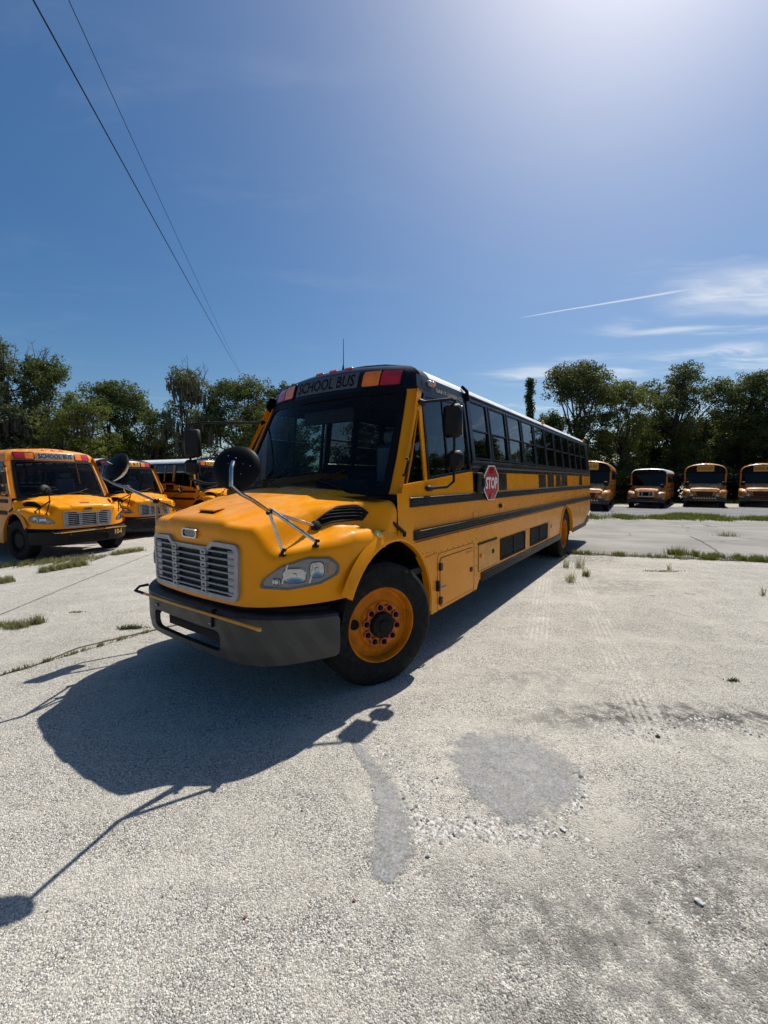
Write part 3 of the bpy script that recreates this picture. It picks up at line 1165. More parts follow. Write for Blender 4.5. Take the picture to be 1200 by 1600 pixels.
        for a in np.linspace(R(0), R(180), 40):
            cx, cz, rx, rzz = RARC
            e = lambda k, yy: (cx + (rx + k) * math.cos(a), sd * (SY(cz + rzz * math.sin(a)) + yy), cz + (rzz + k) * math.sin(a))
            rows.append([e(.045, -.004), e(.045, .012), e(.005, .020), e(-.006, .012), e(-.006, -.06)])
        MB().grid(rows).build('arch_trim', P, root)
        # wheel wells
        for cx, cz, rr, x2 in ((ARC[0], ARC[1], .66, .50), (RARC[0], RARC[1], .62, .35)):
            rows = []
            for a in np.linspace(R(-8), R(188), 26):
                rows.append([(cx + rr * math.cos(a), sd * 1.17, cz + rr * math.sin(a)), (cx + rr * math.cos(a), sd * x2, cz + rr * math.sin(a))])
            MB().grid(rows).build('wheel_well', BLKP, root)
    # ---------------- roof, rear, floor
    xs = [-.96] + list(np.linspace(-1.4, -9.6, 14)) + [-9.85, -9.98, -10.08]
    rows = []
    for i, x in enumerate(xs):
        k = 1 - max(0, (-x - 9.7)) ** 2 * .9
        ring = [(y, z) for y, z in ROOF] + [(-y, z) for y, z in ROOF[-2::-1]]
        rows.append([(x, y * min(1, k + .05), 2.60 + (z - 2.60) * k) for y, z in ring])
    MB().grid(rows).build('roof', o.get('roofmat', WHT), root)
    ring = [(-SY(z), z) for z in (.75, 1.2, 1.9, 2.3, 2.65)] + [(-y, z - .12) for y, z in ROOF[1:]] + [(y, z - .12) for y, z in ROOF[-2:0:-1]] + [(SY(z), z) for z in (2.65, 2.3, 1.9, 1.2, .75)]
    MB().prism([(-10.14 - .06 * (2.7 - z) / 2, y, z) for y, z in ring], [(-10.17 - .06 * (2.7 - z) / 2, y, z) for y, z in ring]).build('rear_wall', P, root)
    MB().box((-10.25, 0, .62), (.14, 2.36, .26), .03).build('rear_bumper', BLKP, root)
    MB().box((-5.3, 0, .86), (9.6, 2.32, .06)).build('floor', DARK, root)
    for sy in (-1, 1):
        MB().box((-4.6, sy * .42, .66), (10.6, .09, .26)).build('chassis_rail', DARK, root)
    MB().box((.2, 0, .75), (.8, .8, .5), .05).build('engine_block', DARK, root)
    MB().tube([(-.09, -.95, .47), (-.09, .95, .47)], .07).build('front_axle', DARK, root)
    MB().tube([(-7.06, -.95, .51), (-7.06, .95, .51)], .10).build('rear_axle', DARK, root)
    MB().box((-4.1, .78, .55), (1.7, .62, .42), .06).build('fuel_tank', DARK, root)
    # ---------------- front cap
    zs = [1.585, 1.65, 1.8, 2.0, 2.2, 2.4, 2.5, 2.575]
    cap_sheet(-.855, .855, zs, -.006).build('windshield', WSG, root)
    # black seal round the glass and the dark band along its top
    cfn = lambda s, z, off: CAP(s * cap_hw(z), z, off)
    k_ = 1.0
    frame_ring(rrect(-.885, .885, 1.575, 2.60, .05), rrect(-.825, .825, 1.64, 2.545, .09), cfn, .008, .06, -.014).build('windshield_seal', LETB, root)
    for sd in (1, -1):
        cap_sheet(.882 * sd, 1.0 * sd, [1.59, 1.7, 1.9, 2.1, 2.3, 2.5, 2.60], 0, 6).build('pillar', P, root)
    hz = [2.585, 2.60, 2.66, 2.72, 2.765, 2.805, 2.845, 2.885, 2.93, 2.955]
    hd = cap_sheet(-1, 1, hz, .004, 48)
    for sgn in (1, -1):      # return of the cap along the side
        rows = []
        for z in hz:
            p = CAP(sgn * cap_hw(z), z, .004)
            rows.append([p, (p[0] - .06, sgn * (cap_hw(z) + .006), z), (-1.0, sgn * (cap_hw(z) + .004), z)])
        hd.grid(rows)
    header = hd.build('header', o.get('headmat', BLK), root, ang=60)
    sm = o.get('signmat', SIGNG)
    sy0, sy1, sz0, sz1 = -.44, .44, 2.635, 2.805
    fill_sheet(rrect(sy0, sy1, sz0, sz1, .012), CAP, .010, .05).build('sign_panel', sm, header)
    text_obj('SCHOOL BUS', 'lettering', o.get('letmat', LETB), header, sy0 + .04, sy1 - .04, sz0 + .022, sz1 - .022, lambda u, v, k: CAP(u, v, k), .014, 0.0, .012)
    for sg in (1, -1):
        frame_ring(rrect(*sorted((sg * .475, sg * .90)), 2.618, 2.810, .03), rrect(*sorted((sg * .492, sg * .882)), 2.632, 2.795, .02), CAP, .018, .08, .0).build('lamp_bezel', BLKP, header)
        fill_sheet(rrect(*sorted((sg * .495, sg * .675)), 2.634, 2.793, .015), CAP, .014, .04).build('warning_lamp', AMB, header)
        fill_sheet(rrect(*sorted((sg * .690, sg * .880)), 2.634, 2.793, .015), CAP, .014, .04).build('warning_lamp', RED, header)
    for y in (-.21, 0, .21):
        p = CAP(y, 2.885, .0)
        MB().box((p[0] - .01, p[1], p[2] + .004), (.05, .11, .035), .012).build('clearance_lamp', REDO, header)
    # ---------------- inside
    MB().box((-.42, 0, 1.38), (.45, 1.9, .36), .08).build('dashboard', DASH, root)
    cw = MB()
    cw.grid([[(-.02, y, 1.585 - .02 * abs(y)), (-.5, y, 1.60 - .02 * abs(y))] for y in np.linspace(-1.1, 1.1, 9)])
    cw.build('cowl', BLKP, root)
    sw = MB()
    c = Vector((-.72, .48, 1.52)); tl = Matrix.Rotation(R(-40), 4, 'Y')
    sw.tube([c + tl @ Vector((0 + .0, 0.225 * math.cos(a), .225 * math.sin(a))) for a in np.linspace(0, 2 * math.pi, 25)], .016, 6)
    sw.tube([c + tl @ Vector((0, -.22, 0)), c + tl @ Vector((0, .22, 0))], .014, 5)
    sw.tube([c, c + Vector((.28, 0, -.28))], .03, 6)
    sw.build('steering_wheel', BLKP, root)
    seat = cached('seatmesh', lambda: (MB().box((0, 0, .62), (.10, .92, .66), .04, Matrix.Rotation(R(8), 4, 'Y')).box((.2, 0, .38), (.42, .92, .14), .04)).mesh('seat'))
    for k in range(11):
        for sy in (-1, 1):
            s_ = obj('seat', seat, SEAT, root)
            s_.location = (-2.35 - .68 * k, sy * .64, .89)
    ds = MB().box((-1.25, .48, 1.75), (.12, .5, .75), .05).box((-1.02, .48, 1.38), (.5, .5, .14), .05).box((-1.25, .48, 2.2), (.08, .3, .16), .03)
    ds.build('driver_seat', SEATB, root)
    MB().box((-1.62, -.64, 1.3), (.05, .95, .85), .02).build('barrier_panel', SEAT, root)
    MB().box((-.78, -.1, 2.42), (.03, .75, .16), .012).build('interior_mirror', BLKP, root)
    MB().grid([[(x, y, z - .05) for y, z in [(yy * .98, zz) for yy, zz in ROOF] + [(-yy * .98, zz) for yy, zz in ROOF[-2::-1]]] for x in (-1.0, -10.05)]).build('ceiling_lining', DASH, root)
    # wipers
    for y0, y1, z1 in ((.62, .05, 1.72), (-.15, -.72, 1.70)):
        a = Vector(CAP(y0, 1.62, .03)); b_ = Vector(CAP((y0 + y1) / 2, 1.70, .03)); c_ = Vector(CAP(y1, z1, .02)); d_ = Vector(CAP(y0 * .55 + y1 * .45 + .18, 1.80, .02))
        wb = MB().tube([a, b_], .010, 6)
        wb.tube([Vector(CAP(y1 - .05, 1.665, .018)), Vector(CAP((y0 + y1) / 2, 1.71, .022)), Vector(CAP(y0 - .03, 1.80, .018))], .008, 5)
        wb.build('wiper', BLKP, root)
    # ---------------- hood
    hood = obj('hood', cached('hood', lambda: hood_mesh().mesh('hood', True, 50)), P, root)
    gk = lambda d: [(-.575 + d, .835 + d), (.575 - d, .835 + d), (.59 - d, 1.255 - d), (.30 + d * .3, 1.262 - d), (.245, 1.215 - d * .9), (-.245, 1.215 - d * .9), (-.30 - d * .3, 1.262 - d), (-.59 + d, 1.255 - d)]
    rad = [.06, .06, .06, .03, .03, .03, .03, .06]
    gr = frame_ring(fillet(gk(0), rad), fillet(gk(.034), [r_ * .8 for r_ in rad]), NOSE, .028, .04, -.01).build('grille', SILV, root)
    fill_sheet(fillet(gk(.03), rad), NOSE, .006, .05, 6).build('radiator_screen', LETB, gr)
    for k in range(7):
        z = .893 + k * .0495
        w = .545 + .01 * (k / 6)
        rows = []
        for u in np.linspace(-w, w, 22):
            rows.append([NOSE(u, z - .009, .010), NOSE(u, z - .010, .018), NOSE(u, z - .002, .030), NOSE(u, z + .006, .028), NOSE(u, z + .008, .010)])
        MB().grid(rows, close_v=True).build('slat', SILV, gr)
        for sg in (-1, 1):
            frame_ring(rrect(sg * .205 - .034, sg * .205 + .034, z - .032, z + .012, .008, 3), rrect(sg * .205 - .018, sg * .205 + .018, z - .022, z - .006, .006, 3), NOSE, .036, .1, .01).build('slat_tab', SILV, gr)
    for sg in (-1, 1):
        rows = [[NOSE(sg * u, z, o_) for z in (.875, 1.205)] for u, o_ in ((.47, .008), (.475, .016), (.55, .020))]
        MB().grid(rows).build('grille_cheek', SILV, gr)
    em = frame_ring(rrect(-.105, .105, 1.262, 1.338, .036, 7), rrect(-.088, .088, 1.274, 1.326, .026, 7), NOSE, .022, .03, -.05)
    em = em.build('emblem', CHR, root)
    fill_sheet(rrect(-.092, .092, 1.270, 1.330, .028, 7), NOSE, .012, .03).build('emblem_plate', BLUE, em)
    text_obj('FREIGHTLINER', 'lettering', SILV, em, -.07, .07, 1.293, 1.307, NOSE, .0155, 0, .02)
    # scoop
    sc = MB()
    for xx, hh in ():
        pass
    top = lambda x, y, k: (x, y, hood_h(x, y) + k)
    sc.grid([[top(.66, y * .6, .004) for y in (-.11, -.04, .04, .11)], [top(.72, y * .85, .015) for y in (-.11, -.04, .04, .11)], [top(.785, y, .024) for y in (-.11, -.04, .04, .11)], [top(.79, y, .016) for y in (-.11, -.04, .04, .11)]])
    sc.build('hood_scoop', P, hood)
    MB().grid([[top(.776, y, .019) for y in (-.10, 0, .10)], [top(.800, y, .003) for y in (-.10, 0, .10)]]).build('scoop_mouth', LETB, hood)
    # hood side vents, headlamps
    for sg in (1, -1):
        def hv(x, w, off, sg=sg):
            # point on the flank of the hood, w runs from 0 (low) to 1 (high)
            wc = hood_w(x)
            y = wc + .135 - .105 * w
            return (x, sg * (y + off * .75), hood_h(x, y) + off * .65)
        vout = fillet([(.47, .10), (.08, .22), (.02, .60), (.07, .98), (.20, .98), (.42, .42)], .06)
        vin = fillet([(.445, .18), (.10, .30), (.045, .60), (.09, .90), (.19, .90), (.40, .42)], .05)
        vt = frame_ring(vout, vin, hv, .014, .04, -.01).build('hood_vent', BLKP, root)
        fill_sheet(vin, hv, .004, .05).build('vent_screen', LETB, vt)
        for w0 in (.40, .55, .70, .82):
            MB().tube([hv(x, w0 + .04 * math.sin(x * 4), .012) for x in np.linspace(.36 - .30 * abs(w0 - .4), .06, 10)], .006, 5).build('vent_louvre', BLKP, vt)
        hk = [(.735, .955), (.95, .945), (1.17, .978), (1.30, 1.035), (1.315, 1.10), (1.24, 1.165), (1.08, 1.172), (.90, 1.115), (.77, 1.02)]
        cx_, cz_ = 1.02, 1.055
        hk2 = [(cx_ + (u - cx_) * .94, cz_ + (z - cz_) * .88) for u, z in hk]
        F = lambda u, z, off, sg=sg: NOSE(sg * u, z, off)
        hl = frame_ring(fillet(hk, .05), fillet(hk2, .045), F, .014, .04, -.02).build('headlight', HLBLK, root)
        (ro,) = dens([fillet(hk2, .045)], .03)
        rows = [[F(u, z, .006) for u, z in ro]]
        for k, dpt in ((.86, -.012), (.6, -.02), (.3, -.024)):
            rows.append([F(cx_ + (u - cx_) * k, cz_ + (z - cz_) * k, max(dpt, -.003) + .004) for u, z in ro])
        fill_sheet(fillet(hk2, .045), F, .003, .03, 5).build('reflector', HLIN, hl)
        # inner lamps: main beam bowl, low beam bowl, amber turn lamp, dividing fins
        for u0, z0, w_, h_, mt in ((.99, 1.045, .085, .058, REFL), (1.145, 1.08, .055, .062, REFL), (.865, 1.0, .032, .03, REFL)):
            bw = MB()
            rows = []
            for k, off in ((1.0, .005), (.85, .016), (.6, .010), (.35, .005), (.12, .004)):
                rows.append([F(u0 + w_ * k * (abs(math.cos(a)) ** .6) * math.copysign(1, math.cos(a)), z0 + h_ * k * (abs(math.sin(a)) ** .6) * math.copysign(1, math.sin(a)), off) for a in np.linspace(0, 2 * math.pi, 24, endpoint=False)])
            bw.grid(rows, close_v=True)
            bw.build('lamp_bowl', mt, hl)
            fill_sheet(rrect(u0 - .014, u0 + .014, z0 - .014, z0 + .014, .013), F, .012, .02, 2).build('lamp_bulb', CHR, hl)
        fill_sheet(fillet([(1.225, 1.035), (1.25, 1.05), (1.245, 1.11), (1.22, 1.125)], .02), F, .010, .03, 2).build('turn_lamp', TLAMP, hl)
        for u0 in (.90, 1.085):
            MB().prism([F(u0, .99, .004), F(u0 + .012, .99, .004), F(u0 + .052, 1.125, .004), F(u0 + .04, 1.125, .004)], [F(u0, .99, .016), F(u0 + .012, .99, .016), F(u0 + .052, 1.125, .016), F(u0 + .04, 1.125, .016)]).build('lamp_fin', CHR, hl)
        fill_sheet(fillet([(cx_ + (u - cx_) * .95, cz_ + (z - cz_) * .92) for u, z in hk], .045), F, .021, .03, 5).build('lens', HLG, hl)
        # hood latch strap and fender cap
        MB().tube([(-.08, sg * 1.14, 1.42), (-.17, sg * 1.20, 1.34), (-.25, sg * 1.235, 1.27)], .016, 6).box((-.26, sg * 1.235, 1.255), (.03, .03, .05), .008).build('hood_latch', BLKP, root)
        qn = Vector((.1, sg * .72, .68)).normalized().to_track_quat('Y', 'Z').to_matrix().to_4x4()
        fl_ = MB().lathe([(.036, -.02), (.036, .010), (.030, .018), (.012, .022), (0, .022)], Matrix.Translation((.04, sg * 1.165, hood_h(.04, 1.165) - .022)) @ qn, 18)
        fl_.build('fender_marker', TURN, root)
    # ---------------- bumper
    bo = rrect(-1.285, 1.285, .405, .745, .035)
    bi = rrect(-.52, .43, .455, .612, .06)
    bf = lambda u, z, off: NOSE(u, z + .045 * smooth((abs(u) - .7) / .6) * (1 if z < .6 else .1), .055 + off - .015 * max(0, (.5 - z) / .1))
    bm = frame_ring(bo, bi, bf, .012, .05, -.03, 12)
    rows = [[bf(u, .742, .010), bf(u, .757, -.01), NOSE(u, .765, .0), NOSE(u, .765, -.12)] for u in np.linspace(-1.28, 1.28, 60)]
    bm.grid(rows)
    bumper = bm.build('bumper', o.get('bumpmat', BUMPS), root, ang=30)
    rows = [[NOSE(u, .80, -.03), NOSE(u, .745, -.03)] for u in np.linspace(-1.25, 1.25, 40)]
    MB().grid(rows).build('bumper_gap', LETB, root)
    for u in (-.46, .33):
        p = NOSE(u, .655, .066)
        MB().lathe([(.014, 0), (.014, .012), (.008, .016), (0, .016)], Matrix.Translation(p) @ Matrix.Rotation(R(-90), 4, 'Z'), 10).build('bumper_bolt', STEEL, bumper)
    MB().box((.74, -.12, .53), (.02, 1.25, .32)).build('slot_shade_baffle', DARK, root)  # added dark baffle, stands for the shade seen through the bumper slot
    if o.get('arm', True):
        arm = MB().tube([(.985, -.70, .712), (1.005, -.1, .722), (1.01, .90, .738)], .0115, 7)
        arm = arm.build('crossing_arm', YELT, root)
        MB().tube([(.90, -.80, .76), (.95, -.86, .745), (1.0, -.83, .722), (.985, -.70, .712)], .013, 6).build('arm_hinge', BLKP, arm)
        MB().box((1.01, .905, .738), (.02, .04, .024), .004).build('arm_tip', SIGNY, arm)
        MB().box((.985, .36, .70), (.05, .018, .13), .004).build('arm_bracket', BLKP, root)
    if o.get('number'):
        text_obj(o['number'], 'lettering', SIGNY, bumper, .62, .88, .54, .68, bf, .016, 0, .02)
    # ---------------- wheels
    st = o.get('steer', 0)
    wheel(root, (-.09, 1.035, .51), st, True, o.get('rim', YRIM), main)
    wheel(root, (-.09, -1.035, .51), math.pi + st, True, o.get('rim', YRIM), main)
    wheel(root, (-7.06, 1.04, .51), 0, False, o.get('rim', YRIM), main)
    wheel(root, (-7.06, -1.04, .51), math.pi, False, o.get('rim', YRIM), False)
    # ---------------- mirrors
    def mirror_set(sg, mt, tip, low, zt, zb):
        # two-armed bracket, tall flat mirror above, convex mirror below
        b = MB()
        p0 = Vector(mt); t0 = Vector(tip)
        k = Vector((t0.x, t0.y, zt))
        path = [p0, p0.lerp(k, .55), p0.lerp(k, .85), Vector((k.x, k.y, k.z - .02)), Vector((k.x, k.y, k.z - .09)), Vector((k.x, k.y, zb + .09)), Vector((k.x, k.y, zb)), Vector(low).lerp(Vector((k.x, k.y, zb)), .72) - Vector((0, 0, .035)), Vector(low)]
        b.tube(path, .0135, 8)
        m = b.build('mirror_bracket', BLKP, root)
        MB().box(p0, (.12, .05, .055), .02).box(low, (.12, .05, .055), .02).build('bracket_mount', BLKP, m)
        return m, k
    ml, k = mirror_set(1, (-.72, 1.135, 2.44), (-.95, 1.36, 0), (-.735, 1.215, 1.635), 2.485, 1.70)
    Mr = Matrix.Rotation(R(12), 4, 'Z')
    MB().box((k.x + .02, k.y - .01, 2.275), (.075, .180, .315), .03, Mr).build('mirror_housing', BLKP, ml)
    MB().box((k.x - .026, k.y - .02, 2.275), (.006, .175, .285), .002, Mr).build('mirror_glass', CHR, ml)
    MB().box((k.x + .0, k.y + .015, 1.905), (.09, .160, .18), .035, Mr).build('mirror_housing', BLKP, ml)
    ml, k = mirror_set(-1, (-.70, -1.11, 2.42), (.05, -1.50, 0), (-.45, -1.20, 1.66), 2.37, 1.72)
    Mr = Matrix.Rotation(R(35), 4, 'Z')
    MB().box((k.x + .01, k.y + .07, 2.13), (.07, .19, .32), .025, Mr).build('mirror_housing', BLKP, ml)
    MB().box((k.x + .01, k.y + .05, 1.86), (.08, .17, .17), .03, Mr).build('mirror_housing', BLKP, ml)
    for sg in (1, -1):
        c = Vector((1.15, sg * .92, 1.79)) if sg > 0 else Vector((1.05, -.98, 1.83))
        nrm = Vector((-.62, -.50 * sg, -.28)).normalized() if sg > 0 else Vector((-.88, -.12, -.46)).normalized()
        q = nrm.to_track_quat('Y', 'Z').to_matrix().to_4x4()
        r_ = .142
        prof = [(0, -.030), (.05, -.030), (.10, -.024), (.128, -.014), (r_, .0), (r_, .010), (.135, .016)]
        j = Vector((.845, sg * .835, 1.50)) if sg > 0 else Vector((.80, -.80, 1.52))
        back = c - nrm * .035
        f1 = Vector((.60, sg * 1.03, hood_h(.60, 1.03)))
        f2 = Vector((.765, sg * .87, hood_h(.765, .87) - .01))
        pk = Vector((.41, sg * .845, hood_h(.41, .845)))
        b = MB()
        q1 = back - nrm * .05
        q2 = back - nrm * .085 + Vector((0, 0, -.05))
        q3 = back - nrm * .10 + Vector((0, 0, -.15))
        q4 = q3.lerp(j, .22) - Vector((0, 0, .010))
        b.tube([back, q1, q1.lerp(q2, .6), q2, q3, q4, q3.lerp(j, .5), j], .0128, 9)
        tm = (CHR if sg > 0 else STEEL) if main else BLKP
        ar = b.build('crossview_arm', tm, root)
        MB().tube([j, pk], .0125, 8).build('arm_strut', tm, ar)
        MB().tube([j + Vector((-.02, .0, .01)), f1 + Vector((0, 0, .03))], .0135, 8).build('arm_strut', tm, ar)
        MB().tube([j, f2 + Vector((0, 0, .03))], .0120, 8).build('arm_strut', tm, ar)
        MB().box(j, (.05, .03, .045), .01).build('arm_clamp', BLKP, ar)
        for fp in (f1, f2):
            MB().lathe([(.026, -.012), (.024, .004), (.012, .010), (.011, .04), (0, .042)], Matrix.Translation(fp) @ Matrix.Rotation(R(90), 4, 'X'), 10).box(fp + Vector((0, .012 * sg, .035)), (.022, .05, .022), .006).build('arm_foot', BLKP, ar)
        pn = Vector((.35, sg * .80, .45)).normalized().to_track_quat('Y', 'Z').to_matrix().to_4x4()
        MB().lathe([(.042, -.02), (.042, .012), (.034, .022), (.016, .026), (0, .026)], Matrix.Translation(pk) @ pn, 16).build('arm_puck', BLKP, ar)
        dm = MB().lathe(prof, Matrix.Translation(c) @ q, 32).build('crossview_mirror', LETB, root)
        MB().lathe([(.137, .014), (.125, .035), (.09, .062), (.045, .078), (0, .083)], Matrix.Translation(c) @ q, 32).build('mirror_glass', CHR, dm)
        if main and sg > 0:
            for a_, rr in ((.3, .045), (1.6, .05), (2.8, .045), (4.2, .05), (5.3, .06), (.0, .085), (2.2, .08)):
                p = Matrix.Translation(c) @ q @ Vector((rr * math.cos(a_), -.030, rr * math.sin(a_)))
                MB().box(p, (.007, .007, .007), .002).build('mirror_screw', STEEL, dm)
    if main:
        bus_details(root, P)
    return root


def bus_details(root, P):
    f = side_fn(1)
    # battery door with frame seam, hinges and latch
    d = frame_ring(rrect(-1.80, -.955, .432, .935, .05), rrect(-1.794, -.961, .438, .929, .046), f, .0022, .2, 0).build('battery_door', LETB, root)
    fill_sheet(rrect(-1.793, -.962, .439, .928, .045), f, .005, .2, 3).build('door_skin', P, d)
    frame_ring(rrect(-1.835, -.905, .395, .985, .05), rrect(-1.830, -.910, .400, .980, .048), f, .0018, .2, 0).build('door_surround', LETB, d)
    for z in (.50, .845):
        side_plate([(-.935, z - .035), (-.985, z - .035), (-.985, z + .035), (-.935, z + .035)], .004, .022, 1).build('hinge', BLKP, d)
    side_plate([(-.875, .615), (-.915, .615), (-.915, .715), (-.875, .715)], .0, .03, 1).build('latch', BLKP, d)
    MB().tube([f(-.895, .655, .03), f(-.94, .65, .045), f(-1.0, .655, .04)], .009, 6).build('latch_handle', STEEL, d)
    side_plate([(-1.70, .655), (-1.765, .655), (-1.765, .705), (-1.70, .705)], .005, .012, 1).build('lock_plate', LETB, d)
    text_obj('BATTERY ACCESS', 'lettering', LETR, d, -1.58, -1.77, .885, .905, f, .007)
    # second door
    d = frame_ring(rrect(-2.62, -1.955, .605, .935, .02), rrect(-2.614, -1.961, .611, .929, .018), f, .0022, .2, 0).build('access_door', LETB, root)
    fill_sheet(rrect(-2.613, -1.962, .612, .928, .017), f, .005, .2, 3).build('door_skin', YELT, d)
    side_plate([(-1.93, .94), (-2.60, .94), (-2.60, .955), (-1.93, .955)], .002, .010, 1).build('hinge', LETB, d)
    side_plate([(-2.42, .765), (-2.48, .765), (-2.48, .815), (-2.42, .815)], .005, .012, 1).build('lock_plate', LETB, d)
    MB().lathe([(.030, -.004), (.030, .012), (.022, .022), (0, .026)], Matrix.Translation(f(-2.03, .79, .006)), 16).build('side_marker', AMB, d)
    # vent grilles
    for x0, x1 in ((-2.73, -3.87), (-4.17, -5.31)):
        gr = frame_ring(rrect(x1, x0, .618, .915, .015), rrect(x1 + .03, x0 - .03, .645, .888, .01), f, .012, .3, 0).build('vent_grille', GRILL, root)
        fill_sheet(rrect(x1 + .02, x0 - .02, .635, .898, .01), f, .002, .3, 3).build('vent_back', LETB, gr)
        side_plate([((x0 + x1) / 2 + .02, .64), ((x0 + x1) / 2 - .02, .64), ((x0 + x1) / 2 - .02, .89), ((x0 + x1) / 2 + .02, .89)], .002, .013, 1).build('mullion', GRILL, gr)
        for k in range(9):
            z = .658 + .0265 * k
            extr([(.002, z - .004), (.009, z - .007), (.010, z - .001), (.003, z + .006)], x0 - .03, x1 + .03, 1).build('louvre', GRILL, gr)
        side_plate([(x1 - .04, .60), (x1 - .24, .60), (x1 - .24, .93), (x1 - .04, .93)], .0015, .003, 1).build('patch_panel', YELT, root)
    side_plate([(-5.62, .78), (-5.68, .78), (-5.68, .85), (-5.62, .85)], .002, .012, 1).build('reflector', RED, root)
    # side marker, header lamp, lettering
    m = MB()
    m.box(f(-2.73, 1.365, .012), (.11, .03, .055), .01)
    m.build('marker_base', BLKP, root)
    MB().box(f(-2.76, 1.365, .022), (.05, .03, .045), .01).build('side_marker', AMB, root)
    hl = MB().box(f(-.985, 2.662, .012), (.135, .04, .058), .014).build('cornering_lamp', SILV, root)
    MB().box(f(-1.015, 2.662, .026), (.062, .03, .046), .01).build('lamp_lens', AMB, hl)
    text_obj('SAF-T-LINER C2', 'lettering', LETG, root, -1.08, -1.72, 2.598, 2.636, f, .012, 0, .01)
    # cover of the joint behind the driver's door
    MB().tube([f(-1.85, 2.80, -.03), f(-1.86, 2.74, .03), f(-1.86, 2.63, .022)], .022, 6).build('joint_strap', LETB, root)
    # grab handle on the pillar
    MB().tube([f(-.30, 1.752, .006), f(-.302, 1.765, .03), f(-.345, 1.85, .034), f(-.372, 1.895, .03), f(-.378, 1.905, .004)], .012, 7).build('grab_handle', BLKP, root)
    # roof lamps along the gutter and antenna
    for x in (-5.55, -9.95):
        MB().box((x, 1.02, 2.795), (.09, .06, .05), .015).build('clearance_lamp', AMB, root)
    MB().tube([(-1.06, -.12, 2.94), (-1.06, -.12, 3.02), (-1.065, -.12, 3.06), (-1.07, -.12, 3.35)], [.022, .012, .005, .003], 6).build('antenna', BLKP, root)
    # stop arm: octagon folded against the side
    cx, cz, rr = -2.27, 1.675, .236
    oc = [(cx + rr * math.cos(R(22.5 + 45 * k)), cz + rr * math.sin(R(22.5 + 45 * k))) for k in range(8)]
    sf = lambda x, z, off: (x, 1.245 + off + (cx - x) * .05, z)
    st = MB().prism([sf(x, z, -.012) for x, z in oc], [sf(x, z, .0) for x, z in oc]).build('stop_arm', BLKP, root)
    oc1 = [(cx + (x - cx) * .985, cz + (z - cz) * .985) for x, z in oc]
    oc2 = [(cx + (x - cx) * .93, cz + (z - cz) * .93) for x, z in oc]
    frame_ring(oc1, oc2, sf, .004, 1., 0).build('sign_border', WPT, st, smooth=False)
    fill_sheet(oc2, sf, .0025, 1., 2).build('sign_face', STOP, st, smooth=False)
    text_obj('STOP', 'lettering', WPT, st, cx + .175, cx - .175, cz - .075, cz + .075, sf, .0055, 0, .03)
    for dz in (.155, -.165):
        fill_sheet(rrect(cx - .045, cx + .045, cz + dz - .04, cz + dz + .04, .038), sf, .012, .1, 3).build('stop_lamp', RED, st)
    MB().box((cx + .30, 1.215, 1.68), (.16, .03, .24), .012).box((cx + .22, 1.225, 1.68), (.05, .04, .12), .008).build('arm_motor', BLKP, root)
    # rivets along the panel edges
    rv = cached('rivet', lambda: MB().lathe([(.007, 0), (.005, .003), (0, .004)], seg=7).mesh('rivet'))
    for x, z in [(-.62 - .07 * k, 1.03 - .005 * k) for k in range(4)] + [(-1.0 - .13 * k, 1.003) for k in range(7)] + [(-2.0 - .14 * k, .965) for k in range(5)] + [(-1.90, .47 + .11 * k) for k in range(9)]:
        r_ = obj('rivet', rv, LETR, root)
        r_.location = f(x, z, .0)


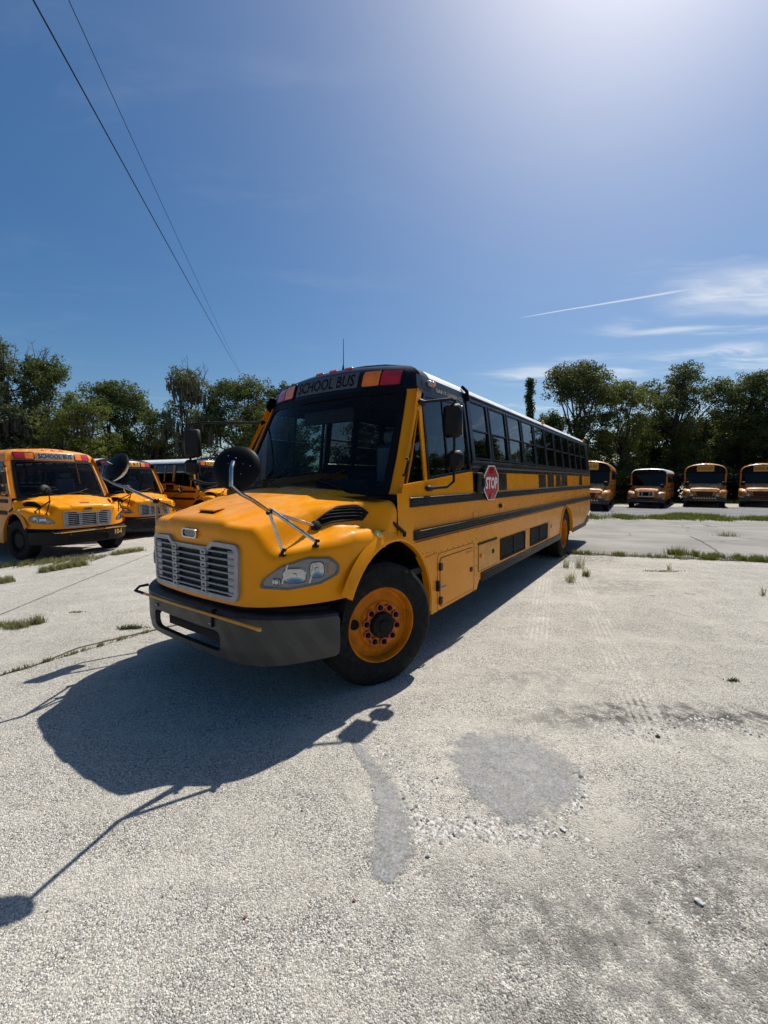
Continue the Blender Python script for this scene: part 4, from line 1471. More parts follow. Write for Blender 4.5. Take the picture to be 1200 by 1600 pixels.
# ------------------------------------------------------------------ distant conventional buses of other makes
def far_bus(name, label, loc, rz, o):
    P = o.get('paint', YEL3)
    fs = o['style'] == 'round'
    root = thing(name, label, 'school bus', loc, rz, o.get('group'))
    H = 2.92 if fs else 3.02
    if fs:
        roof = [(1.16, 2.52), (1.13, 2.66), (1.05, 2.78), (.90, 2.86), (.55, 2.90), (0, H)]
    else:
        roof = [(1.17, 2.42), (1.155, 2.56), (1.10, 2.70), (.98, 2.82), (.74, 2.92), (.40, 2.99), (0, H)]
    full = roof + [(-y, z) for y, z in roof[-2::-1]]
    x0, x1 = -.62, -9.3
    # roof with a rounded front edge
    rows = []
    for x, k in ((x0 + .10, .90), (x0 + .04, .96), (x0 - .05, .99), (x0 - .2, 1), (-4, 1), (x1, 1)):
        rows.append([(x, y * (.4 + .6 * k), 2.3 + (z - 2.3) * k) for y, z in full])
    MB().grid(rows).build('roof', o.get('roofmat', P), root)
    zt = roof[0][1]
    for sd in (1, -1):
        rows = [[(x, sd * 1.19, zz) for zz in (1.85, 1.5, 1.1, .6 if abs(x + 6.2) > .6 else .6 + .55 * math.sqrt(max(0, 1 - ((x + 6.2) / .6) ** 2)))] for x in [x0 - .1 - .02, -2, -4, -5.5] + list(np.linspace(-5.61, -6.79, 12)) + [-7, x1]]
        MB().grid(rows).build('side_panel', P, root)
        for z in (1.16, 1.48, .72):
            MB().box(((x0 + x1) / 2, sd * 1.20, z), (abs(x1 - x0), .03, .07), .008).build('rub_rail', RAIL, root)
        MB().box(((x0 + x1) / 2, sd * 1.185, (zt + 2.45) / 2), (abs(x1 - x0) - .3, .02, abs(zt - 2.42) + .06)).build('window_header', P, root)
        for k in range(11):
            xa = -1.0 - .74 * k
            fr = MB().box((xa - .33, sd * 1.17, 2.13), (.64, .02, .58)).build('window', FARG, root)
            MB().box((xa + .01, sd * 1.182, 2.13), (.06, .03, .60)).build('window_post', o.get('postmat', BLK), root)
    MB().box((x1, 0, 1.6), (.06, 2.36, 1.9), .02).build('rear_wall', P, root)
    MB().box(((x0 + x1) / 2, 0, .92), (abs(x1 - x0) - .2, 2.3, .06)).build('floor', DARK, root)
    # front wall under and round the windshield
    wz0, wz1 = 1.62, 2.36 if not fs else 2.50
    wall = MB()
    wall.box((x0 - .04, 0, 1.35), (.08, 2.34, .56), .02)
    for sd in (1, -1):
        wall.box((x0 - .05, sd * 1.13, 2.0), (.09, .11, .80), .02)
    wall.build('front_wall', P, root)
    rows = [[(x0 + .05 - .12 * (abs(y) / 1.08) ** 2 + (wz0 - z) * .10, y, z) for y in np.linspace(-1.08, 1.08, 13)] for z in (wz0 - .04, wz1)]
    MB().grid(rows).build('windshield', FARG, root)
    MB().box((x0 - .35, 0, 1.45), (.4, 2.0, .3), .06).build('dashboard', DASH, root)
    # header
    hz0, hz1 = wz1, H - (.13 if not fs else .10)
    inside = lambda z: float(np.interp(z, [p[1] for p in roof], [p[0] for p in roof])) * .985 if z > zt else 1.17
    zz = np.linspace(hz0, hz1, 7)
    rows = [[(x0 + .105 - .10 * (abs(t)) ** 2.5 - .03 * (z - hz0), t * inside(z), z) for t in np.linspace(-1, 1, 17)] for z in zz]
    header = MB().grid(rows).build('header', o.get('headmat', LETB), root)
    flat = lambda u, v, k: (x0 + .115 + k - .04 * abs(u), u, v)
    if not fs:
        fill_sheet(rrect(-.46, .46, hz0 + .10, hz1 - .02, .02), flat, .0, .3, 2).build('sign_panel', SIGNY, header)
        frame_ring(rrect(-.48, .48, hz0 + .08, hz1, .02), rrect(-.455, .455, hz0 + .105, hz1 - .025, .02), flat, .02, .3, -.04).build('sign_frame', P, header)
        text_obj('SCHOOL BUS', 'lettering', LETR, header, -.40, .40, hz0 + .20, hz1 - .12, flat, .006, 0, .02)
    for sd in (1, -1):
        for y, m in ((.62, AMB), (.86, RED)):
            MB().lathe([(.085, -.02), (.085, .01), (.06, .025), (0, .03)], Matrix.Translation((x0 + .075 - .10 * (y ** 2.5), sd * y, hz0 + .17)) @ Matrix.Rotation(R(-90), 4, 'Z'), 14).build('warning_lamp', m, header)
    for y in (-.2, 0, .2):
        MB().box((x0 - .06, y, H + .012), (.06, .12, .04), .012).build('clearance_lamp', AMB, root)
    # hood
    hb = MB()
    if fs:
        st = [(-.66, .98, 1.60, 1.0), (-.2, .92, 1.53, 1.0), (.4, .80, 1.42, .98), (.80, .70, 1.34, .96), (.90, .66, 1.24, .95)]
    else:
        st = [(-.66, 1.02, 1.60, 1.05), (-.2, .92, 1.52, 1.0), (.35, .88, 1.38, .95), (.72, .80, 1.24, .92), (.84, .74, 1.10, .88)]
    rows = []
    for x, w, zt_, zb in st:
        rows.append([(x, -w, zb), (x, -w, zt_ - .16), (x, -w * .95, zt_ - .06), (x, -w * .80, zt_), (x, -w * .3, zt_ + .03), (x, 0, zt_ + .035), (x, w * .3, zt_ + .03), (x, w * .80, zt_), (x, w * .95, zt_ - .06), (x, w, zt_ - .16), (x, w, zb)])
    hb.grid(rows)
    hb.build('hood', P, root, ang=25)
    # nose, grille
    if fs:
        MB().box((.84, 0, 1.03), (.16, 1.30, .50), .05).build('nose', P, root)
        gfn = lambda u, v, k: (.925 + k, u, v)
        gr = frame_ring(rrect(-.50, .50, .84, 1.24, .03), rrect(-.44, .44, .89, 1.19, .02), gfn, .03, .3, -.02).build('grille', CHR, root)
        fill_sheet(rrect(-.45, .45, .88, 1.20, .02), gfn, .004, .3, 2).build('radiator_screen', LETB, gr)
        for y in (-.26, .26, -.40, .40, -.2, .2):
            MB().box((.945, y, 1.04), (.03, .035, .32), .01).build('slat', CHR, gr)
    else:
        MB().prism([(.86, -.66, 1.12), (.86, .66, 1.12), (.80, .42, .74), (.80, -.42, .74)], [(.60, -.72, 1.18), (.60, .72, 1.18), (.60, .5, .74), (.60, -.5, .74)]).build('nose', P, root)
        gfn = lambda u, v, k: (.80 + (v - .74) * .165 + k, u * (.42 + (v - .74) * .28) / .45, v)
        gr = frame_ring(rrect(-.40, .40, .78, 1.06, .02), rrect(-.36, .36, .81, 1.03, .02), gfn, .025, .3, -.01).build('grille', BLKP, root)
        fill_sheet(rrect(-.37, .37, .80, 1.04, .02), gfn, .006, .3, 2).build('radiator_screen', LETR, gr)
        for z in (.85, .90, .95, 1.0):
            MB().box((gfn(0, z, .016)[0], 0, z), (.02, .74, .014), .004).build('slat', GRILL, gr)
    for sd in (1, -1):
        rows = []
        for x, zt_, yo in ((-.72, .62, 1.17), (-.66, .95, 1.19), (-.45, 1.19, 1.20), (-.1, 1.29, 1.20), (.3, 1.27, 1.20), (.55, 1.20, 1.18), (.74, 1.10, 1.10), (.84, .98, 1.0)):
            az = .51 + .64 * math.sqrt(max(0, 1 - (x / .60) ** 2)) if abs(x) < .60 else .62
            rows.append([(x, sd * .52, zt_ - .04), (x, sd * (yo - .22), zt_), (x, sd * (yo - .07), zt_ - .03), (x, sd * yo, zt_ - .11), (x, sd * yo, min(az, zt_ - .12)), (x, sd * (yo - .06), min(az, zt_ - .12))])
        fe = MB().grid(rows)
        e = rows[-1]
        fe.add([e[0], e[1], e[2], e[3], (e[3][0], e[3][1], .72), (e[0][0], e[0][1], .72)], [(0, 1, 2, 3, 4, 5)])
        fe.build('fender', P, root, ang=45)
        if fs:
            hl = MB().box((.865, sd * .86, .96), (.06, .26, .24), .03).build('headlight', SILV, root)
            for dz in (.055, -.055):
                MB().lathe([(.05, 0), (.045, .02), (0, .028)], Matrix.Translation((.89, sd * .86, .96 + dz)) @ Matrix.Rotation(R(-90), 4, 'Z'), 12).build('lens', REFL, hl)
        else:
            hl = MB().prism([(.87, sd * .62, .78), (.80, sd * 1.02, .80), (.76, sd * 1.04, 1.00), (.85, sd * .64, .93)], [(.6, sd * .62, .78), (.6, sd * 1.02, .80), (.6, sd * 1.04, 1.02), (.6, sd * .64, .95)]).build('headlight', REFL, root)
            MB().lathe([(.075, 0), (.07, .02), (0, .03)], Matrix.Translation((.855, sd * .78, .88)) @ Matrix.Rotation(R(-90 + sd * 8), 4, 'Z'), 14).build('lens', HLG, hl)
        # mirrors
        c = Vector((.95, sd * .98, 1.62))
        q = Vector((-.7, -.3 * sd, -.3)).normalized().to_track_quat('Y', 'Z').to_matrix().to_4x4()
        mr = MB().lathe([(0, -.04), (.10, -.035), (.15, 0), (.15, .01)], Matrix.Translation(c) @ q, 18).build('crossview_mirror', BLKP, root)
        MB().lathe([(.146, .008), (.11, .04), (0, .07)], Matrix.Translation(c) @ q, 18).build('mirror_glass', CHR, mr)
        MB().tube([c, (.6, sd * .95, 1.22)], .014, 6).tube([c, (.35, sd * .85, 1.36)], .014, 6).build('crossview_arm', BLKP, root)
        MB().tube([(x0, sd * 1.14, 2.3), (x0 + .1, sd * 1.38, 2.3), (x0 + .1, sd * 1.38, 1.75), (x0, sd * 1.16, 1.72)], .014, 6).build('mirror_bracket', BLKP, root)
        MB().box((x0 + .1, sd * 1.40, 2.08), (.08, .19, .32), .03).build('mirror_housing', BLKP, root)
        wheel(root, (0, sd * .98, .51), 0 if sd > 0 else math.pi, True, HUBM, False)
        wheel(root, (-6.2, sd * 1.0, .51), 0 if sd > 0 else math.pi, False, HUBM, False)
    MB().box((.98, 0, .56), (.14, 2.34, .30), .05).build('bumper', o.get('bumpmat', BUMP), root)
    if o.get('stripes'):
        for k in range(9):
            y = -.56 + k * .14
            MB().prism([(1.053, y, .60), (1.053, y + .06, .60), (1.053, y + .01, .69), (1.053, y - .05, .69)], [(1.058, y, .60), (1.058, y + .06, .60), (1.058, y + .01, .69), (1.058, y - .05, .69)]).build('bumper_stripe', WPT, root)
    MB().tube([(1.08, -.55, .50), (1.08, .75, .50)], .014, 6).build('crossing_arm', YELT, root)
    MB().box((-.1, 0, .75), (1.5, .9, .45)).build('engine_block', DARK, root)
    return root


# ------------------------------------------------------------------ ground and paving
def ground_mesh():
    ax = [-400, -200, -100, -60] + list(np.linspace(-40, 40, 161)) + [60, 100, 200, 400]
    ay = [-100, -40, -20, -10] + list(np.linspace(-5, 60, 131)) + [80, 120, 200, 400, 800]
    X, Y = np.meshgrid(ax, ay)
    Z = g(X, Y)
    b = MB()
    b.grid([[(X[i, j], Y[i, j], Z[i, j]) for j in range(X.shape[1])] for i in range(X.shape[0])])
    return b


gm = ground_mesh().build('ground', GROUND)
tag(gm, kind='structure')


def lerp_path(pts, step):
    out = []
    for a, b in zip(pts[:-1], pts[1:]):
        n = max(1, int(math.dist(a, b) / step))
        for k in range(n):
            t = k / n
            out.append((a[0] + (b[0] - a[0]) * t, a[1] + (b[1] - a[1]) * t))
    out.append(pts[-1])
    return out


def sheet(name, poly, mat, lift, step=.8):
    """flat sheet laid on the ground; poly is a quad of world points"""
    a, b, c, d = poly
    n = max(2, int(max(math.dist(a, b), math.dist(d, c)) / step)); m = max(2, int(max(math.dist(a, d), math.dist(b, c)) / step))
    rows = []
    for i in range(m + 1):
        t = i / m
        l = (a[0] + (d[0] - a[0]) * t, a[1] + (d[1] - a[1]) * t)
        r = (b[0] + (c[0] - b[0]) * t, b[1] + (c[1] - b[1]) * t)
        row = []
        for k in range(n + 1):
            s = k / n
            x, y = l[0] + (r[0] - l[0]) * s, l[1] + (r[1] - l[1]) * s
            row.append((x, y, float(g(x, y)) + lift))
        rows.append(row)
    return tag(MB().grid(rows).build(name, mat), kind='structure')


def ext(a, b, k):
    return (a[0] + (b[0] - a[0]) * k, a[1] + (b[1] - a[1]) * k)


s1a, s1b = gp(885, 865), gp(1200, 878)
s2a, s2b = gp(900, 809), gp(1200, 813)
s3a, s3b = gp(900, 791), gp(1200, 793)
sheet('concrete_slab', (ext(s1a, s1b, -.35), ext(s1a, s1b, 4.), ext(s2a, s2b, 3.), ext(s2a, s2b, -.35)), SLAB, .006)
sheet('asphalt_lane', (ext(s2a, s2b, -.35), ext(s2a, s2b, 3.), ext(s3a, s3b, 2.6), ext(s3a, s3b, -.35)), ASPH, .009)


def ribbon(name, path, w0, w1, mat, lift, wob=.5, seed=1):
    rr = random.Random(seed)
    pts = lerp_path(path, .07)
    rows = []
    for i, p in enumerate(pts):
        q = pts[min(i + 1, len(pts) - 1)]; o = pts[max(i - 1, 0)]
        dx, dy = q[0] - o[0], q[1] - o[1]
        L = math.hypot(dx, dy) or 1
        nx, ny = -dy / L, dx / L
        w = (w0 + (w1 - w0) * rr.random())
        c = (rr.random() - .5) * w * wob
        a = (p[0] + nx * (c + w / 2), p[1] + ny * (c + w / 2)); b_ = (p[0] + nx * (c - w / 2), p[1] + ny * (c - w / 2))
        rows.append([(a[0], a[1], float(g(*a)) + lift), (b_[0], b_[1], float(g(*b_)) + lift)])
    return tag(MB().grid(rows).build(name, mat), kind='structure')


jp = [gp(x, y) for x, y in ((-60, 1075), (0, 1056), (60, 1038), (120, 1013), (165, 1002), (240, 985))]
ribbon('pavement_joint', [ext(jp[0], jp[1], -1.2)] + jp + [ext(jp[4], jp[5], 2.2)], .018, .055, SOIL, .005)
jp2 = [gp(x, y) for x, y in ((-40, 978), (0, 961), (120, 911), (240, 864))]
ribbon('pavement_joint', jp2 + [ext(jp2[2], jp2[3], 1.6)], .010, .022, SOIL, .005, .3, 2)
ribbon('pavement_joint', [ext(s1a, s1b, -.1), s1a, s1b, ext(s1a, s1b, 2)], .10, .22, SOIL, .012, .6, 3)
jp4 = [gp(x, y) for x, y in ((1078, 838), (1095, 846), (1108, 853), (1125, 866))]
ribbon('pavement_crack', jp4, .02, .06, SOIL, .012, .8, 4)


def patch_material():
    m = bpy.data.materials.new('smooth_grey_repair')
    m.use_nodes = True
    t = NT(m.node_tree)
    b = t.n['Principled BSDF']
    oc = t.mapping(t.new('ShaderNodeTexCoord').outputs['Object'], scale=(1, 1, 0))
    n1 = t.noise(oc, 5., 4, .6)
    n2 = t.noise(oc, 60., 4, .7)
    n3 = t.voro(oc, 70.)
    c = t.mix(t.mapr(n1, .35, .65), (.25, .249, .245), (.315, .311, .302))
    c = t.mix(t.math('MULTIPLY', t.mapr(n2, .4, .75), .5), c, (.165, .165, .165))
    v3 = t.new('ShaderNodeTexVoronoi'); t.put(v3.inputs['Vector'], oc); v3.inputs['Scale'].default_value = 150
    sc3 = t.new('ShaderNodeSeparateColor'); t.put(sc3.inputs[0], v3.outputs['Color'])
    c = t.mix(t.math('MULTIPLY', t.mapr(sc3.outputs[0], .35, 1.0), .55), c, (.50, .49, .46))
    c = t.mix(t.math('MULTIPLY', t.mapr(sc3.outputs[1], .80, .9), .6), c, (.12, .12, .115))
    c = t.mix(t.math('MULTIPLY', t.mapr(t.noise(oc, 3.1, 5, .65), .52, .66), .55), c, (.42, .40, .365))
    t.put(b.inputs['Base Color'], c)
    b.inputs['Roughness'].default_value = .85
    bp = t.new('ShaderNodeBump')
    bp.inputs['Strength'].default_value = .45
    bp.inputs['Distance'].default_value = .004
    t.put(bp.inputs['Height'], t.math('ADD', n2, t.math('MULTIPLY', sc3.outputs[0], .8)))
    t.put(b.inputs['Normal'], bp.outputs[0])
    at = t.new('ShaderNodeAttribute', attribute_name='edge')
    e = t.math('ADD', at.outputs['Fac'], t.math('MULTIPLY', t.math('SUBTRACT', t.noise(oc, 15., 6, .75), .5), 2.4))
    t.put(b.inputs['Alpha'], t.math('MULTIPLY', t.mapr(e, .22, .85), t.mapr(t.noise(oc, 7., 5, .7), .66, .40, .40, .88)))
    return m


REPAIR = patch_material()


def blot(name, pts, seed, rough=.02, mat=None):
    """repair patch with a ragged edge; pts are pixels of its outline"""
    rr = np.random.default_rng(seed)
    W = np.array([gp(*p) for p in pts])
    n = len(W)
    out = []
    for i in range(n):
        a, b, c, d = W[i - 1], W[i], W[(i + 1) % n], W[(i + 2) % n]
        for k in range(14):
            t = k / 14
            out.append(.5 * (2 * b + (c - a) * t + (2 * a - 5 * b + 4 * c - d) * t * t + (3 * b - a - 3 * c + d) * t ** 3))
    out = np.array(out)
    m = len(out)
    ctr = out.mean(0)
    ph = np.linspace(0, 2 * math.pi, m, endpoint=False)
    rad = sum(rr.normal() * np.cos(k * ph + rr.random() * 6.28) / k ** .6 for k in range(5, 40)) * rough * .28
    dv = out - ctr
    L = np.linalg.norm(dv, axis=1, keepdims=True)
    out = out + dv / L * rad[:, None]
    (ring,) = [[tuple(p) for p in out]]
    b = MB()
    rows = []
    for k in (1.18, .74, .50, .25):
        lift = .0045
        rows.append([(ctr[0] + (p[0] - ctr[0]) * k, ctr[1] + (p[1] - ctr[1]) * k, lift) for p in ring])
    b.grid(rows, close_v=True)
    b.f.append(tuple(range(3 * m, 4 * m)))
    o = b.build(name, mat or REPAIR)
    at = o.data.attributes.new('edge', 'FLOAT', 'POINT')
    at.data.foreach_set('value', [0.] * m + [1.] * (3 * m))
    return tag(o, kind='structure')


blot('repair_patch', [(705, 1170), (720, 1150), (770, 1143), (830, 1155), (880, 1180), (908, 1215), (905, 1250), (860, 1262), (845, 1285), (800, 1291), (770, 1275), (735, 1240), (710, 1205)], 5, .030)


def smear(name, path, widths):
    pts = [gp(*p) for p in path]
    rows, ed = [], []
    n = 40
    for i in range(n + 1):
        t = i / n * (len(pts) - 1)
        k = min(int(t), len(pts) - 2); f = t - k
        p = ext(pts[k], pts[k + 1], f)
        a, b = pts[max(k - (f < .5), 0)], pts[min(k + 1 + (f >= .5), len(pts) - 1)]
        dx, dy = b[0] - a[0], b[1] - a[1]
        L = math.hypot(dx, dy)
        nx, ny = -dy / L, dx / L
        w = widths[k] + (widths[k + 1] - widths[k]) * f
        end = min(i, n - i)
        row = []
        for c in (-.85, -.28, 0, .28, .85):
            x, y = p[0] + nx * c * w, p[1] + ny * c * w
            row.append((x, y, float(g(x, y)) + .0045))
            ed.append(0. if abs(c) > .7 or end == 0 else min(1., .4 + .2 * end))
        rows.append(row)
    o = MB().grid(rows).build(name, REPAIR)
    at = o.data.attributes.new('edge', 'FLOAT', 'POINT')
    at.data.foreach_set('value', ed)
    return tag(o, kind='structure')


smear('repair_patch', [(548, 1152), (566, 1178), (590, 1213), (611, 1255), (618, 1290), (612, 1325), (606, 1352), (600, 1382)], [.03, .05, .085, .13, .155, .16, .14, .06])



# ------------------------------------------------------------------ buses
BUS_O = (-.986, 3.965, 0.0)
BUS_A = math.atan2(-math.cos(R(34.97)), -math.sin(R(34.97)))
c2_bus('school_bus', 'large yellow school bus with black trim and orange wheels, nearest of all', BUS_O, BUS_A, dict(main=True, paint=YEL, steer=R(-23)))


def put(x, y):
    return (x, y, float(g(x, y)))


GL = 'school buses parked in the row at left'
GR_ = 'school buses parked under the trees at right'
c2_bus('school_bus', 'yellow school bus with 10-6 painted on its black bumper', put(-8.76, 11.4), -.488, dict(paint=YEL2, headmat=YEL2, signmat=SIGNW, roofmat=YEL2, postmat=YEL2, beltmat=YEL2, rim=HUBM, number='10-6', bumpmat=BLKP, steer=R(6), group=GL))
c2_bus('school_bus', 'yellow school bus with black header between the 10-6 bus and the white-roofed one', put(-9.26, 15.5), -.497, dict(paint=YEL2, headmat=BLK, signmat=SIGNY, roofmat=WHT, rim=HUBM, bumpmat=BLKP, arm=False, group=GL))
c2_bus('school_bus', 'school bus with white roof and yellow window posts behind the round mirror', put(-6.96, 18.0), -.49, dict(paint=YEL2, headmat=BLK, signmat=SIGNY, roofmat=WHT, postmat=YEL2, beltmat=YEL2, rim=HUBM, bumpmat=BLKP, group=GL))
AR = BUS_A
p = gp(918, 797)
far_bus('school_bus', 'yellow school bus half hidden behind the tail of the nearest bus', put(*p), AR + R(4), dict(style='ic', stripes=True, group=GR_))
p = gp(966, 786)
far_bus('school_bus', 'shaded school bus seen narrowly beside the half hidden one', put(p[0] + .6, p[1] + 2.5), AR, dict(style='ic', group=GR_))
p = gp(1010, 793)
fb = far_bus('school_bus', 'orange school bus with flat bright hood, chrome grille and no yellow sign', put(*p), AR - R(3), dict(style='round', roofmat=WHT, paint=YEL3, group=GR_))
fb.scale = (.9, .9, .9)
p = gp(1099, 792)
far_bus('school_bus', 'school bus with yellow header sign and striped bumper beneath dark trees', put(*p), AR - R(2), dict(style='ic', stripes=True, group=GR_))
p = gp(1188, 792)
far_bus('school_bus', 'school bus cut off by the right edge of the photo', put(*p), AR - R(6), dict(style='ic', group=GR_))


# ------------------------------------------------------------------ trees
def leaf_cloud(centers, radii, counts, size, flat=.7, seed=0):
    """leaf-sized quads through the volume of many small clumps"""
    r = np.random.default_rng(seed)
    C = np.repeat(np.asarray(centers), counts, axis=0)
    Rr = np.repeat(np.asarray(radii), counts)
    n = len(C)
    d = r.normal(size=(n, 3)); d /= np.linalg.norm(d, axis=1, keepdims=True)
    rad = Rr * r.random(n) ** .45
    P = C + d * rad[:, None] * np.array([1, 1, flat])
    nrm = r.normal(size=(n, 3)) * .8 + d * .5 + np.array([0, 0, .6])
    nrm /= np.linalg.norm(nrm, axis=1, keepdims=True)
    t = np.cross(nrm, r.normal(size=(n, 3))); t /= np.linalg.norm(t, axis=1, keepdims=True) + 1e-9
    b = np.cross(nrm, t)
    s = size * (.55 + .9 * r.random(n))
    L, W = (s * .5)[:, None], (s * .27)[:, None]
    V = np.stack([P - t * L, P + b * W, P + t * L, P - b * W], axis=1).reshape(-1, 3)
    return V


def quads_mesh(name, V):
    me = bpy.data.meshes.new(name)
    n = len(V) // 4
    me.vertices.add(len(V))
    me.vertices.foreach_set('co', np.ascontiguousarray(V, dtype=np.float32).ravel())
    me.loops.add(n * 4)
    me.loops.foreach_set('vertex_index', np.arange(n * 4, dtype=np.int32))
    me.polygons.add(n)
    me.polygons.foreach_set('loop_start', np.arange(0, n * 4, 4, dtype=np.int32))
    me.update(calc_edges=True)
    me.validate()
    return me


def tree(px, ytop, dist, wpx, label, leafmat, seed, low=.22, moss=False, dens_=1.0, gaps=0.0, twigs=False, lean=0.0, trunk=.22, leaf=.17, group=None, clump=1.0):
    """dist: metres straight ahead of the camera; the crown's top and width are read off the photograph"""
    rr = np.random.default_rng(seed)
    X = (px - 600) / 640 * dist
    gz = float(g(X, dist))
    r = ray(px, ytop)
    k = dist / r.y
    h = CAM_H + r.z * k - gz
    w = wpx / 640 * dist
    root = thing('oak_tree', label, 'tree', (X, dist, gz), 0, group)
    # crown envelope
    cz0, cz1 = h * low, h
    nmain = int((16 + w * h * .30) * dens_)
    cen, rad = [], []
    tries = 0
    while len(cen) < nmain and tries < 900:
        tries += 1
        u = rr.random()
        z = cz0 + (cz1 - cz0) * u
        prof = math.sin(math.pi * (.16 + .80 * u)) ** .7
        a = rr.random() * 2 * math.pi
        q = math.sqrt(rr.random()) * prof * w * .5
        rc = (.55 + .55 * rr.random()) * min(1.7, w * .21) * clump
        p_ = np.array([q * math.cos(a) + lean * u * w, q * math.sin(a) * .8, min(z, h - rc * .7)])
        if all(np.linalg.norm(p_ - c_) > rc * (.55 + gaps) for c_ in cen):
            cen.append(p_); rad.append(rc)
    # always one clump near the top
    cen.append(np.array([lean * w + w * .04, 0, h - .6])); rad.append(.75)
    sub, srad = [], []
    for c_, rc in zip(cen, rad):
        m = int(11 + 6 * rc)
        d = rr.normal(size=(m, 3)); d /= np.linalg.norm(d, axis=1, keepdims=True)
        d[:, 2] = d[:, 2] * .75 + .12
        for v in d:
            sub.append(c_ + v * rc * (.55 + .5 * rr.random()))
            srad.append(rc * (.28 + .22 * rr.random()))
    cnt = [int(max(10, 62 * (s / .5) ** 1.6 * (.17 / leaf) ** 1.3)) for s in srad]
    me = quads_mesh('crown', leaf_cloud(sub, srad, cnt, leaf, .75, seed))
    obj('crown', me, leafmat, root)
    # trunk and limbs
    tk = MB()
    th = h * (low + .28)
    path = [Vector((0, 0, -.1)), Vector((.08 * rr.normal(), .1 * rr.normal(), th * .35)), Vector((lean * w * .2 + .2 * rr.normal(), .2 * rr.normal(), th * .7)), Vector((lean * w * .4, 0, th))]
    tk.tube(path, [trunk * 1.35, trunk, trunk * .85, trunk * .65], 8)
    tk.build('trunk', BARK, root)
    lb = MB()
    for i, c_ in enumerate(cen):
        t0 = .45 + .55 * rr.random()
        base = path[1].lerp(path[3], t0) if c_[2] > th * .7 else path[0].lerp(path[2], .6 + .4 * rr.random())
        e = Vector(c_)
        m1 = base.lerp(e, .35) + Vector((rr.normal() * .25, rr.normal() * .25, .25 + .2 * rr.random()))
        m2 = base.lerp(e, .72) + Vector((rr.normal() * .3, rr.normal() * .3, .15))
        lb.tube([base, m1, m2, e], [trunk * .42, trunk * .30, trunk * .19, .02], 5, False)
        for _ in range(3):
            e2 = e + Vector((rr.normal(), rr.normal(), rr.normal() * .7 + .2)).normalized() * rad[i] * .9
            lb.tube([m2.lerp(e, .3), m2.lerp(e2, .6), e2], [.035, .022, .008], 4, False)
    if twigs:
        top = Vector(cen[-1])
        for _ in range(16):
            d = Vector((rr.normal() * .6, rr.normal() * .6, 1.0 + rr.random())).normalized()
            L = .7 + 1.2 * rr.random()
            s0 = top + Vector((rr.normal() * .5, rr.normal() * .5, -.2))
            lb.tube([s0, s0 + d * L * .5 + Vector((rr.normal() * .1, 0, 0)), s0 + d * L], [.03, .018, .006], 4, False)
            for _ in range(3):
                s1 = s0 + d * L * (.4 + .5 * rr.random())
                d2 = (d + Vector((rr.normal() * .7, rr.normal() * .7, .1))).normalized()
                lb.tube([s1, s1 + d2 * .45], [.012, .005], 3, False)
    tag(lb.build('branches', BARK, root), kind='stuff')
    if moss:
        V = []
        for c_, rc in zip(cen, rad):
            for _ in range(10):
                a = rr.random() * 6.28
                p_ = c_ + np.array([math.cos(a), math.sin(a), 0]) * rc * (.4 + .6 * rr.random()) + np.array([0, 0, -rc * .3 * rr.random()])
                L = .35 + .9 * rr.random() * rc
                for _ in range(5):
                    o_ = rr.normal(size=3) * np.array([.12, .12, .15])
                    wv = .02 + .03 * rr.random()
                    a2 = rr.random() * 6.28
                    dx = np.array([math.cos(a2), math.sin(a2), 0]) * wv
                    q = p_ + o_
                    V += [q - dx, q + dx, q + dx * .5 + np.array([.05 * rr.normal(), 0, -L]), q - dx * .5 + np.array([.05 * rr.normal(), 0, -L])]
        m_ = obj('moss', quads_mesh('moss', np.array(V)), MOSS, root)
        tag(m_, kind='stuff')
    return root


GT = 'trees along the back of the lot'
tree(-18, 530, 27, 150, 'tall grey-green tree hung with moss at the left edge', LEAF_GREY, 101, .10, True, 1.25, leaf=.16, group=GT)
tree(72, 558, 29, 118, 'tree with thin dark trunk behind the 10-6 bus', LEAF_OAK, 102, .34, False, 1.0, .05, True, trunk=.17, leaf=.15, group=GT)
tree(128, 622, 26, 120, 'yellow-green low tree behind the 10-6 bus', LEAF_LIT, 103, .18, False, 1.2, leaf=.15, group=GT)
tree(182, 600, 31, 130, 'dark green oak behind the gap between the left buses', LEAF_OAK, 104, .08, False, 1.3, leaf=.15, group=GT)
tree(236, 640, 30, 90, 'small yellowish tree between the dark oak and the scraggly one', LEAF_LIT, 105, .10, False, 1.1, leaf=.15, group=GT)
tree(298, 582, 31, 100, 'scraggly tree with bare twigs at its top', LEAF_GREY, 106, .12, True, .95, .1, True, leaf=.15, group=GT)
tree(392, 596, 33, 150, 'broad oak beside the end of the overhead wires', LEAF_OAK, 107, .08, False, 1.25, leaf=.16, group=GT)
tree(446, 603, 35, 120, 'oak glimpsed through the windshield of the nearest bus', LEAF_DARK, 108, .05, False, 1.2, leaf=.18, group=GT)
tree(600, 640, 40, 150, 'oak hidden behind the nearest bus', LEAF_DARK, 109, .05, False, 1.1, leaf=.2, group=GT)
tree(735, 660, 42, 150, 'oak behind the windows of the nearest bus', LEAF_DARK, 110, .05, False, 1.1, leaf=.2, group=GT)
tree(898, 570, 40, 130, 'tall dark tree with dead twigs beside the vine-covered pole', LEAF_DARK, 111, .14, False, .66, .12, True, trunk=.3, leaf=.19, group=GT)
tree(850, 650, 43, 110, 'lower tree behind the tail of the nearest bus', LEAF_OAK, 112, .08, False, 1.1, leaf=.2, group=GT)
tree(972, 596, 39, 110, 'tree with olive foliage above the bus with the chrome grille', LEAF_LIT, 113, .20, False, .6, .18, leaf=.18, group=GT)
tree(1052, 573, 41, 140, 'tall airy tree above the bus with the striped bumper', LEAF_OAK, 114, .22, False, .62, .2, trunk=.28, leaf=.19, group=GT)
